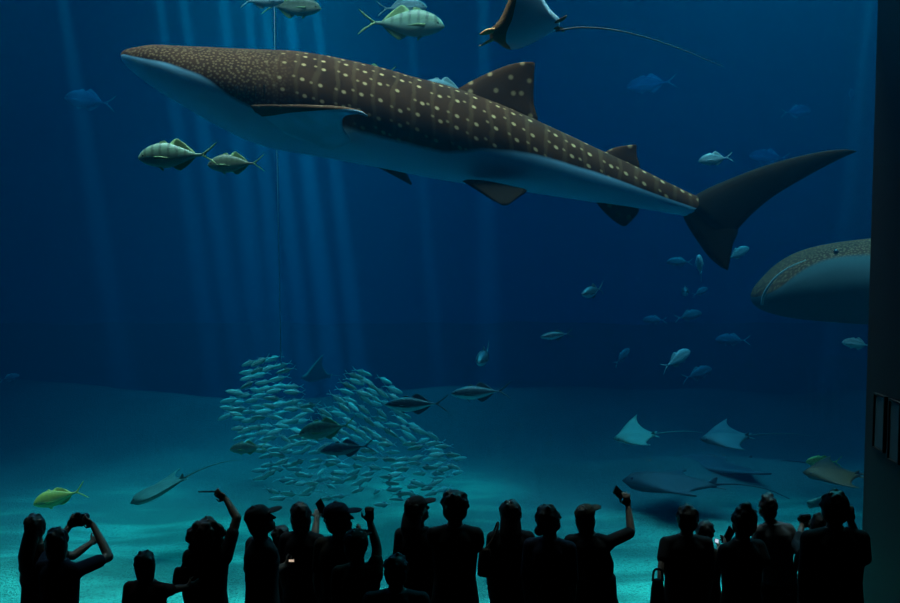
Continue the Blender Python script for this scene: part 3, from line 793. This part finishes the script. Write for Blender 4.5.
SKIN = [plain('skin_a', (.11, .075, .06), .55, .08), plain('skin_b', (.10, .07, .055), .55, .08)]
HAIRM = [plain('hair_black', (.012, .010, .010), .5, .3, 30), plain('hair_brown', (.035, .022, .014), .5, .3, 30)]
CL = {k: plain('cloth_' + k, c, .85, .15, 14, .1) for k, c in dict(black=(.012, .012, .014), navy=(.012, .016, .03), grey=(.03, .032, .035), brown=(.03, .02, .015), olive=(.025, .028, .02),
      white=(.09, .095, .10), red=(.04, .012, .012), denim=(.018, .026, .045), teal=(.01, .03, .033), tan=(.035, .028, .02)).items()}
M_shoe = plain('shoe_rubber', (.02, .02, .02), .7)
M_phone = plain('phone_case', (.01, .01, .012), .4)
def lit(name, col, st):
    m_, nt_, b_ = newmat(name); b_.inputs['Base Color'].default_value = (0, 0, 0, 1)
    b_.inputs['Emission Color'].default_value = (*col, 1); b_.inputs['Emission Strength'].default_value = st
    return m_
M_scr_off = plain('phone_glass', (.004, .005, .006), .3, 0, spec=.2)
M_scr_warm = lit('lit_screen_warm', (.75, .55, .40), .8)
M_scr_cold = lit('lit_screen_cold', (.75, .78, .95), .8)

def hand_prims(w_, d, nrm, k=1.0, curl=.5, side=1):
    d = Vector(d).normalized(); nrm = Vector(nrm); nrm = (nrm - d * nrm.dot(d)).normalized(); x = d.cross(nrm) * side
    w_ = Vector(w_)
    R = Matrix((x, nrm, d)).transposed()
    P_ = [ell_prim(w_ + d * .045 * k, (.040 * k, .017 * k, .055 * k), R, 12, 8)]
    for off, ln, fan in ((-.031, .062, -.12), (-.0105, .078, -.04), (.0105, .084, .03), (.031, .076, .11)):
        b0 = w_ + d * .080 * k + x * off * k; dd = (d + x * fan).normalized(); r = .0088 * k
        pts_ = [b0]; ang = 0
        for seg_, f in ((.48, .6), (.30, 1.0), (.22, .8)):
            ang += curl * f
            pts_.append(pts_[-1] + (dd * math.cos(ang) + nrm * math.sin(ang)) * ln * seg_ * k)
        for i_ in range(3): P_.append(cap_prim(pts_[i_], pts_[i_ + 1], r * (1 - .1 * i_), r * (.92 - .1 * i_), 8))
    b0 = w_ + d * .025 * k + x * .030 * k; b1 = b0 + (d * .55 + x * .75 + nrm * .35).normalized() * .042 * k; b2 = b1 + (d * .9 + nrm * .5 * curl + x * .1).normalized() * .034 * k
    P_ += [cap_prim(b0, b1, .013 * k, .011 * k, 8), cap_prim(b1, b2, .0105 * k, .009 * k, 8)]
    return P_

def person(hx, top, d, label, face=0, turn=0, tilt=12, cx=None, sw=.175, hips=.165, waist=.14, belly=.11, hair='short', hairlen=.25, hw=1.0, hat=None, skin=0, hcol=0,
           shirt='black', sleeve=.62, hem=.50, bottom='trousers', bcol='black', ra=None, la=None, rcurl=.6, lcurl=.6, rdir=None, ldir=None, lean=0.0, headk=None, group=None):
    Pt = P(hx, top, d)
    H = Pt.z; k = H / 1.70
    if headk is None: headk = max(k, .86)
    C0 = P(hx if cx is None else cx, top, d)
    org_ = Vector((C0.x, C0.y + lean, 0))
    root = empty('person', org_)
    tag(root, label, 'person', group)
    W = lambda px, py, dy=0.0: P(px, py, d + dy) - org_
    ht = Pt - org_
    fa = math.radians(face)
    right = Vector((math.cos(fa), -math.sin(fa), 0)); fwd = Vector((math.sin(fa), math.cos(fa), 0))
    hc = ht + Vector((0, 0, -.115 * headk))
    nb = Vector((0, -lean * .15, ht.z - .285 * headk)) + Vector((ht.x * .5, ht.y * .5, 0))
    pel = Vector((0, -lean, .50 * H))
    S = {1: nb + right * (sw - .012) * k + Vector((0, 0, -.050 * k)), -1: nb - right * (sw - .012) * k + Vector((0, 0, -.050 * k))}
    B = []
    # trunk
    def trunk(g, z0, z1f=1.0, flare=0.0):
        st_ = []
        zz = [(.455, hips * .93, .115), (.50, hips, .125), (.56, (hips + waist) / 2, belly + .005), (.62, waist, belly), (.69, waist * 1.08, .112), (.755, .162, .115), (.79, sw * .90, .105), (.815, sw * .66, .088), (.832, sw * .42, .072), (.848, .068, .060)]
        for zf, rx, ry in zz:
            if zf < z0: continue
            t = max(0, (zf - .50) / (.845 - .50)); c = pel.lerp(nb + Vector((0, 0, .03 * k)), t); c.z = pel.z + (nb.z + .02 * k - pel.z) * t
            st_.append((c, rx * k + g + flare * max(0, .66 - zf), ry * k + g + flare * .8 * max(0, .66 - zf)))
        return loft_prim(st_, fa)
    B.append(trunk(0, 0))
    for s in (1, -1): B.append(ell_prim(S[s] + Vector((0, 0, -.02 * k)) - right * s * .01, (.054 * k, .056 * k, .055 * k)))
    for s in (1, -1): B.append(cap_prim(nb + Vector((0, 0, .0)), S[s] + Vector((0, 0, -.004 * k)), .050 * k, .050 * k))
    B.append(cap_prim(nb + Vector((0, 0, -.02 * k)), hc + Vector((0, -.01, -.05 * headk)), .058 * k, .052 * headk))
    # head
    ha = math.radians(face + turn); Rh = Matrix.Rotation(-ha, 3, 'Z') @ Matrix.Rotation(math.radians(tilt), 3, 'X')
    Hh = lambda x, y, z: hc + Rh @ Vector((x * headk, y * headk, z * headk))
    he = lambda c, r: ell_prim(Hh(*c), [q * headk for q in r], Rh)
    B += [he((0, -.012, .02), (.074, .093, .095)), he((0, .030, -.055), (.052, .058, .058)), he((0, .072, -.092), (.020, .016, .016)), he((0, .07, .03), (.05, .02, .014))]
    B += [cap_prim(Hh(0, .080, .018), Hh(0, .104, -.020), .009 * headk, .014 * headk, 8), he((0, .087, -.056), (.023, .008, .007)), he((0, .083, -.070), (.019, .008, .007))]
    for s in (1, -1): B += [he((s * .076, -.008, -.008), (.010, .020, .031)), he((s * .030, .074, .010), (.014, .009, .010))]
    # arms
    arms = {}
    for s, spec, dr, cu in ((1, ra, rdir, rcurl), (-1, la, ldir, lcurl)):
        if spec is None:
            e = S[s] + Vector((0, 0, -.29 * k)) + right * s * .028 * k - fwd * .02; wr = e + Vector((0, 0, -.25 * k)) + fwd * .06 * k - right * s * .015
            dr_ = dr or (wr - e + fwd * .05); nr = -right * s
        else:
            e = W(*spec[0]); wr = W(*spec[1]); dr_ = dr or ((wr - e) + Vector((0, .04, 0))); nr = Vector((0, 1, .15)) if spec[1][1] < spec[0][1] else Vector((0, .3, 1))
        arms[s] = (S[s], e, wr)
        B += [cap_prim(S[s], S[s].lerp(e, .5), .052 * k, .046 * k), cap_prim(S[s].lerp(e, .5), e, .046 * k, .039 * k), cap_prim(e, e.lerp(wr, .35), .039 * k, .038 * k), cap_prim(e.lerp(wr, .35), wr, .038 * k, .026 * k)]
        B += hand_prims(wr, dr_, nr, min(1, headk * .98), cu, s)
    # legs
    legs = {}
    for s in (1, -1):
        hp = pel + right * s * .088 * k + Vector((0, 0, -.03 * k)); kn = Vector((hp.x, hp.y, .28 * H)) + right * s * .010 + fwd * .02 + Vector((0, lean * .6, 0)); an = Vector((hp.x, hp.y, .052 * H)) + right * s * .012 - fwd * .02 + Vector((0, lean, 0))
        toe = an + fwd * .15 * k + right * s * .02; toe.z = .034
        heel = an - fwd * .03 * k; heel.z = .04
        legs[s] = (hp, kn, an, toe, heel)
        B += [cap_prim(hp, kn, .082 * k, .056 * k), cap_prim(kn, kn.lerp(an, .35), .054 * k, .055 * k), cap_prim(kn.lerp(an, .35), an, .055 * k, .036 * k), cap_prim(heel, toe, .034, .026), cap_prim(an, heel, .036 * k, .034)]
    merged('body', B, SKIN[skin], root, .0085, 2)
    # clothes
    c = CL[shirt]; T = [trunk(.014, max(.455, hem), flare=.12 if bottom == 'dress' else .03)]
    for s in (1, -1):
        a, e, wr = arms[s]
        T.append(cap_prim(nb + Vector((0, 0, -.012 * k)), a + Vector((0, 0, -.006 * k)), .058 * k, .062 * k))
        T.append(ell_prim(a + Vector((0, 0, -.02 * k)) - right * s * .01, (.066 * k, .068 * k, .066 * k)))
        if sleeve <= 1: T.append(cap_prim(a, a.lerp(e, sleeve), .062 * k, .057 * k))
        else: T += [cap_prim(a, e, .060 * k, .052 * k), cap_prim(e, e.lerp(wr, sleeve - 1), .053 * k, .042 * k)]
    if bottom == 'dress':
        T.append(loft_prim([(Vector((0, 0, .22 * H)), hips * k + .15, .19 * k), (Vector((0, -lean * .5, .36 * H)), hips * k + .10, .17 * k), (pel, hips * k + .035, .15 * k), (pel + Vector((0, 0, .12 * H)), waist * k + .03, belly * k + .03)], fa))
    merged('dress' if bottom == 'dress' else 'shirt', T, c, root, .011, 3)
    if bottom in ('trousers', 'shorts'):
        Q = [loft_prim([(pel + Vector((0, 0, -.05 * H)), hips * .95 * k + .012, .125 * k + .012), (pel, hips * k + .014, .128 * k + .014), (pel + Vector((0, 0, .07 * H)), (hips + waist) / 2 * k + .010, belly * k + .014)], fa)]
        for s in (1, -1):
            hp, kn, an, toe, heel = legs[s]
            if bottom == 'trousers': Q += [cap_prim(hp, kn, .097 * k, .072 * k), cap_prim(kn, an + Vector((0, 0, .03)), .072 * k, .060 * k)]
            else: Q.append(cap_prim(hp, hp.lerp(kn, .85), .105 * k, .095 * k))
        merged(bottom, Q, CL[bcol], root, .011, 3)
    elif bottom == 'skirt':
        Q = [loft_prim([(Vector((0, 0, .30 * H)), hips * k + .075, .185 * k), (Vector((0, -lean * .5, .40 * H)), hips * k + .05, .165 * k), (pel, hips * k + .018, .142 * k), (pel + Vector((0, 0, .08 * H)), waist * k + .02, belly * k + .02)], fa)]
        merged('skirt', Q, CL[bcol], root, .011, 3)
    for s in (1, -1):
        hp, kn, an, toe, heel = legs[s]
        up = Vector((0, 0, .006))
        merged('shoe', [cap_prim(heel + up, toe + up, .040, .033), cap_prim(an, heel + up, .044 * k, .040)], M_shoe, root, .010, 2)
    # hair and hats
    G = [he((0, -.022, .028), (.088 * hw, .095, .099)), he((0, -.046, -.030), (.083 * hw, .064, .082))]
    hr = random.Random(int(hx * 7)); hw2 = 1.06 * hw
    for i_ in range(46):
        q = hr.uniform(0, 2 * PI); zz = hr.uniform(-.8, 1.0); rr_ = math.sqrt(max(0, 1 - zz * zz))
        y_ = -.022 + .088 * rr_ * math.sin(q)
        if y_ > .045 and zz < .6: continue
        G.append(he((.076 * hw2 * rr_ * math.cos(q), y_, .026 + .097 * zz), (hr.uniform(.012, .024), .018, hr.uniform(.014, .026))))
    if hair == 'bob': G += [he((0, -.035, -.03), (.098 * hw, .082, .105)), he((0, -.045, -.09), (.090 * hw, .060, .07))]
    if hair in ('long', 'pony'):
        a_ = Hh(0, -.06, 0); wd = (.085 if hair == 'long' else .035) * hw * headk
        e_ = Vector((a_.x, a_.y, hc.z - hairlen)) - fwd * .065
        m_ = a_.lerp(e_, .5) - fwd * .035
        st_ = [(e_, wd * .72, .022), (m_.lerp(e_, .5), wd * .95, .036), (m_, wd * 1.05, .045), (a_.lerp(m_, .5), wd, .055), (a_, wd * .9, .055)]
        G.append(loft_prim(st_, fa))
    if hair == 'pony': G.append(he((0, -.115, .03), (.04, .04, .04)))
    if hair == 'bun': G += [he((-.015, -.035, .128), (.040, .040, .034)), he((.02, -.02, .122), (.032, .034, .034))]
    if hair == 'nape_bun': G.append(he((0, -.115, -.055), (.045, .042, .040)))
    if hair == 'tuft': G += [he((.035, .03, .115), (.045, .045, .026)), he((-.03, 0, .117), (.04, .05, .02))]
    if hair == 'curly':
        rr = random.Random(3)
        G.append(he((0, -.05, -.06), (.125 * hw, .085, .15)))
        for i_ in range(170):
            t = rr.random(); z = .10 - t * (.34 + .0); wd = (.080 + .085 * math.sin(PI * min(1, t * 1.15)) ** .8) * hw
            q = rr.uniform(0, 2 * PI); rad = wd * rr.uniform(.55, 1)
            G.append(he((rad * math.cos(q), -.05 + .6 * rad * min(.2, math.sin(q)), z), (.030, .030, .032)))
    merged('hair', G, HAIRM[hcol], root, .009, 1 if hair == 'curly' else 3)
    if hat:
        kind, hc_ = hat
        G = []
        if kind in ('cap', 'visor'):
            st_ = [(Vector((0, -.015, .035)), .090, .104), (Vector((0, -.015, .075)), .087, .100), (Vector((0, -.015, .110)), .066, .078), (Vector((0, -.015, .128)), .030, .036)]
            v_, f_ = loft_prim(st_, 0)
            v_ = [Hh(*q) for q in v_]; G = [(v_, f_)]
            G.append(ell_prim(Hh(0, .118, .042), (.072 * headk, .075 * headk, .011 * headk), Rh @ Matrix.Rotation(-.12, 3, 'X'), 20, 10))
        if kind == 'bucket':
            for st_ in ([(Vector((0, -.01, .02)), .094, .108), (Vector((0, -.01, .08)), .086, .098), (Vector((0, -.01, .122)), .070, .080)],
                        [(Vector((0, -.01, .005)), .128, .142), (Vector((0, -.01, .018)), .126, .140), (Vector((0, -.01, .045)), .092, .105)]):
                v_, f_ = loft_prim(st_, 0); G.append(([Hh(*q) for q in v_], f_))
        merged('cap' if kind != 'bucket' else 'sun_hat', G, CL[hc_], root, .0085, 2)
    root['_org'] = [0.0]
    del root['_org']
    return root
def held(name, px, py, d, size, rot, mat, label, cat, screen=None, extra=None, group=None):
    """something carried: a rounded slab at a place, with its own parts"""
    root = empty(name, P(px, py, d)); tag(root, label, cat, group)
    root.rotation_euler = [math.radians(a) for a in rot]
    x, y, z = [q / 2 for q in size]
    bm = bmesh.new(); bmesh.ops.create_cube(bm, size=2)
    for v in bm.verts: v.co = Vector((v.co.x * x, v.co.y * y, v.co.z * z))
    bmesh.ops.bevel(bm, geom=list(bm.edges), offset=min(x, y, z) * .45, segments=3, affect='EDGES')
    me = bpy.data.meshes.new('body'); bm.to_mesh(me); bm.free(); me.materials.append(mat)
    link('body', me, root)
    if screen: link('screen', box_mesh('screen', (-x * .9, -y - .0012, -z * .93), (x * .9, -y - .0002, z * .93), screen), root)
    if name == 'smartphone':
        V_, F_ = tube([(x * .45, y - .001, z * .72), (x * .45, y + .002, z * .72)], .008, 12); link('lens', mesh('lens', V_, F_, [M_scr_off]), root)
    for nm, pr, mt in (extra or []): link(nm, fix_normals(mesh(nm, pr[0], pr[1], [mt])), root)
    return root
def camera_parts(w_=.13, h_=.085):
    lens_v = tube([(0, .03, -.005), (0, .09, -.005), (0, .092, -.005), (0, .13, -.005)], lambda t: .034 if t < .5 else .031, 16)
    hump = loft_prim([(Vector((0, 0, h_ / 2 - .012)), .030, .026), (Vector((0, 0, h_ / 2 + .016)), .022, .020), (Vector((0, 0, h_ / 2 + .022)), .016, .014)])
    dial = tube([(w_ * .33, 0, h_ / 2 - .004), (w_ * .33, 0, h_ / 2 + .012)], .013, 14)
    return [('lens', lens_v, M_phone), ('viewfinder', hump, M_phone), ('dial', dial, M_phone)]
def bag(name, px, py, d, w_, dp, h_, mat, label, cat, strap=None):
    root = empty(name, P(px, py, d)); tag(root, label, cat)
    merged('body', [loft_prim([(Vector((0, 0, -h_ / 2)), w_ * .50, dp * .5), (Vector((0, 0, -h_ * .25)), w_ * .53, dp * .55), (Vector((0, 0, h_ * .2)), w_ * .46, dp * .48), (Vector((0, 0, h_ / 2)), w_ * .36, dp * .25)])], mat, root, .012, 3)
    if strap:
        V_, F_ = tube(curve_pts(strap, 24), .009, 8); link('strap', mesh('strap', V_, F_, [mat]), root)
    return root

person(36, 514, 7.75, 'woman with long hair hanging down her back, farthest from the dark wall', face=30, turn=-20, hair='long', hairlen=.42, sw=.150, hips=.15, shirt='brown', bottom='skirt', hw=1.0, ra=((73, 556, .10), (91, 543, .22)), rcurl=.4)
person(58, 528, 7.25, 'person in dark top holding up a camera in front of the face', face=18, turn=-5, tilt=8, hair='bob', hw=.95, sw=.175, shirt='navy', sleeve=.7, bottom='trousers', bcol='denim',
       ra=((109, 557, .18), (93, 525, .36)), la=((50, 552, .22), (69, 527, .40)), rdir=(-.7, .1, .35), ldir=(.3, .1, .5), rcurl=.9, lcurl=.9)
held('camera', 78, 520.5, 7.68, (.125, .065, .085), (0, 0, -8), M_phone, 'black camera with a lens held up in both hands at the left', 'camera', None, camera_parts())
person(146, 550, 7.15, 'short child with hair down to the neck, reaching an arm toward the curly-haired woman', face=10, turn=0, tilt=14, hair='bob', hw=.9, sw=.17, shirt='red', sleeve=.8, bottom='shorts', bcol='navy', ra=((172, 590, .06), (186, 587, .12)), rcurl=.3, headk=.88)
person(207, 517, 7.55, 'woman with a big mass of curly hair holding a phone up high', hair='curly', hw=1.0, tilt=16, sw=.165, shirt='black', sleeve=.6, hem=.47, hips=.165, bottom='trousers', bcol='black', ra=((237, 518, .12), (226, 499, .22)), rdir=(-.6, .1, .35), rcurl=.7, hcol=1)
held('smartphone', 208, 491.5, 7.83, (.145, .008, .072), (78, 0, 2), M_phone, 'phone held level above the curly-haired woman', 'phone', M_scr_off)
bag('handbag', 181, 578, 7.42, .13, .09, .17, CL['brown'], 'dark handbag at the curly-haired woman\'s side', 'bag', [(.0, 0, .07), (.05, .0, .16), (.12, .02, .20), (.10, .03, .02)])
person(261, 506, 7.45, 'slim person in a peaked cap facing right, nearest right of the curly-haired woman', face=50, turn=25, tilt=20, hair='bob', hw=.85, sw=.15, hips=.14, waist=.12, shirt='grey', sleeve=.7, bottom='trousers', bcol='black', ra=((270, 573, .12), (284, 566, .25)), hat=('cap', 'grey'))
person(281, 525, 8.35, 'small child squeezed between the peaked-cap visitor and a person raising a phone', face=0, tilt=14, hair='short', hw=1.0, sw=.15, shirt='grey', bottom='shorts', bcol='denim')
held('smartphone', 291.5, 560.5, 7.69, (.046, .008, .020), (0, 0, 0), M_phone, 'small lit screen glowing warm among the dark visitors', 'phone', M_scr_warm)
person(302, 502, 7.9, 'person with rounded hair raising a slanted phone', face=10, turn=10, tilt=14, hair='bob', hw=.98, sw=.16, shirt='black', bottom='trousers', bcol='black', ra=((314, 540, .12), (317, 518, .26)), rcurl=.8)
held('smartphone', 321.5, 508, 8.2, (.072, .009, .165), (0, -28, 50), M_phone, 'phone held slanted beside the rounded-hair visitor', 'phone', M_scr_off)
person(339, 504, 7.45, 'person in a peaked cap looking right, behind the one with a raised fist', face=20, turn=62, tilt=10, hair='short', hw=1.0, sw=.165, shirt='tan', bottom='trousers', bcol='denim', hat=('cap', 'navy'), ra=((352, 548, .1), (358, 536, .3)))
person(357, 530, 7.0, 'person in a cap raising one bent arm with the hand closed', face=5, turn=15, tilt=10, hair='short', hw=1.0, sw=.150, shirt='olive', sleeve=.5, bottom='shorts', bcol='black', hat=('cap', 'brown'), ra=((377, 548, .10), (370, 522, .16)), rdir=(-.06, .0, 1), rcurl=1.1)
person(396, 554, 6.55, 'person nearest the camera, short hair, only head and shoulders showing', face=0, tilt=10, hair='short', hw=.95, sw=.195, shirt='grey', bottom='trousers', bcol='denim')
person(418, 497, 7.95, 'long-haired person in a cap with the peak pointing right', face=8, turn=52, tilt=14, hair='long', hairlen=.22, hw=1.0, sw=.160, shirt='black', sleeve=.8, bottom='trousers', bcol='black', hat=('cap', 'black'))
person(455, 490, 7.5, 'tall person with short round hair and a flared skirt, one elbow out', face=0, turn=0, tilt=6, hair='short', hw=1.12, sw=.165, shirt='black', bottom='skirt', bcol='navy', ra=((478, 547, .04), (464, 555, .22)), la=((440, 547, .06), (452, 553, .24)))
person(511, 500, 7.92, 'long-haired person with a bag on the shoulder and legs apart', face=0, turn=8, tilt=10, hair='long', hairlen=.26, hw=1.1, sw=.165, hips=.17, shirt='black', sleeve=.8, hem=.49, bottom='trousers', bcol='navy', ra=((532, 556, .03), (524, 577, .16)))
b0 = P(485, 562, 7.76); sh = P(497, 527, 7.9) - b0
bag('shoulder_bag', 485, 562, 7.76, .12, .10, .23, CL['brown'], 'dark bag hanging at the side of the long-haired person', 'bag',
    [Vector((-.01, -.01, .10)), sh * .55 + Vector((-.01, -.05, .02)), sh + Vector((.0, -.06, .0)), sh + Vector((.01, 0, .035)), sh + Vector((0, .07, .0)), sh * .5 + Vector((.0, .09, 0)), Vector((.02, .02, .10))])
person(550, 505, 7.5, 'person with hair tied at the nape, left of the one taking a high photo', face=15, turn=42, tilt=10, hair='nape_bun', hw=1.0, sw=.165, shirt='navy', sleeve=.8, bottom='trousers', bcol='denim')
person(587, 505, 7.97, 'person in a wide dress and cap with one arm up holding a phone', face=5, turn=42, tilt=16, hair='bob', hw=1.0, sw=.185, hips=.19, waist=.18, belly=.14, shirt='black', sleeve=.9, bottom='dress', cx=593, ra=((631, 532, .08), (628, 506, .20)), rdir=(-.10, .05, .6), rcurl=.7, hat=('cap', 'tan'))
held('smartphone', 618.5, 493, 8.2, (.072, .009, .150), (0, -52, 45), M_phone, 'phone held up by the person in the wide dress', 'phone', M_scr_off)
person(687, 505, 7.8, 'person with short cropped hair, bag at the feet side, left of the lit white screen', face=0, turn=0, tilt=6, hair='short', hw=1.05, sw=.185, hips=.175, waist=.165, shirt='black', sleeve=.9, hem=.48, bottom='trousers', bcol='black', la=((663, 560, -.05), (660, 577, -.14)))
bag('travel_bag', 657.5, 595, 7.44, .11, .10, .26, CL['black'], 'dark upright bag beside the short-haired person near the bright patch of sand', 'bag', [(-.04, 0, .11), (-.02, .02, .19), (.03, .02, .19), (.04, 0, .11)])
person(706, 521, 8.2, 'shorter person half hidden behind the cropped-hair visitor, facing a lit phone', face=25, turn=10, tilt=0, hair='long', hairlen=.30, hw=.95, sw=.150, hips=.16, shirt='brown', sleeve=1.6, bottom='skirt', ra=((716, 562, .1), (719, 549, .25)))
held('smartphone', 716.5, 541, 8.4, (.040, .008, .034), (-20, 20, 12), M_phone, 'phone with a small bright white screen', 'phone', M_scr_cold)
person(743, 506, 7.4, 'person with a small topknot holding a phone low in front', face=-20, turn=-10, tilt=4, hair='bun', hw=1.08, sw=.160, hips=.165, shirt='black', sleeve=.9, bottom='skirt', bcol='black', la=((723, 562, .08), (725, 546, .28)), ra=((764, 562, .0), (752, 566, .24)))
held('smartphone', 729, 535, 7.71, (.072, .009, .140), (0, 28, -62), M_phone, 'dark phone tilted in front of the topknot person', 'phone', M_scr_off)
person(767, 496, 8.35, 'leaning person with tousled hair in a paler grey shirt', face=-10, turn=-8, tilt=8, cx=781, hair='tuft', hw=.95, sw=.17, shirt='white', sleeve=.9, bottom='shorts', bcol='black', ra=((800, 552, .0), (794, 573, .1)))
person(819, 514, 7.78, 'person raising a small camera, just left of the tall one at the wall', face=-20, turn=-10, tilt=4, hair='short', hw=1.0, sw=.18, hips=.17, shirt='black', sleeve=1.5, bottom='trousers', bcol='black', la=((797, 545, .14), (802, 526, .34)), ra=((826, 550, .2), (812, 527, .36)), lcurl=.9, rcurl=.9)
held('camera', 805, 518, 8.16, (.105, .04, .065), (0, 0, 18), M_phone, 'small dark camera raised in front of a visitor near the wall', 'camera', None, [('lens', tube([(0, .015, 0), (0, .05, 0)], .022, 14), M_phone)])
person(834, 491, 7.3, 'tall person beside the dark wall with a hand at the ear', face=0, turn=0, tilt=6, hair='short', hw=1.12, sw=.195, hips=.18, waist=.17, cx=839, shirt='black', sleeve=1.6, hem=.47, bottom='trousers', bcol='black', ra=((864, 558, .04), (851, 522, .06)), rdir=(-.15, 0, 1), rcurl=.8)
bake()
# ---------------------------------------------------------------- framed notices on the dark side wall
def notice(y0, y1, z0, z1, label):
    root = empty('wall_notice', (WX1, (y0 + y1) / 2, z0)); tag(root, label, 'sign', None)
    h = (y1 - y0) / 2; H_ = z1 - z0; t = .014
    link('panel', box_mesh('panel', (-.02, -h, 0), (0, h, H_), plain('notice_panel', (.05, .075, .085), .4, .1)), root)
    for lo, hi in (((-.035, -h - t, -t), (0, h + t, 0)), ((-.035, -h - t, H_), (0, h + t, H_ + t)), ((-.035, -h - t, 0), (0, -h, H_)), ((-.035, h, 0), (0, h + t, H_))):
        link('frame', box_mesh('frame', lo, hi, M_hall), root)
    return root
def on_wall(px, py):
    r_ = P(px, py, 1) - CAM; t = (WX1 - CAM.x) / r_.x
    return CAM + r_ * t
a_, b_ = on_wall(887.5, 398), on_wall(876, 446); notice(a_.y, b_.y, b_.z, a_.z, 'framed notice on the dark side wall, the one deeper toward the glass')
a_, b_ = on_wall(903, 404), on_wall(891, 458); notice(a_.y, b_.y, b_.z, a_.z, 'framed notice on the dark side wall, cut by the picture edge')
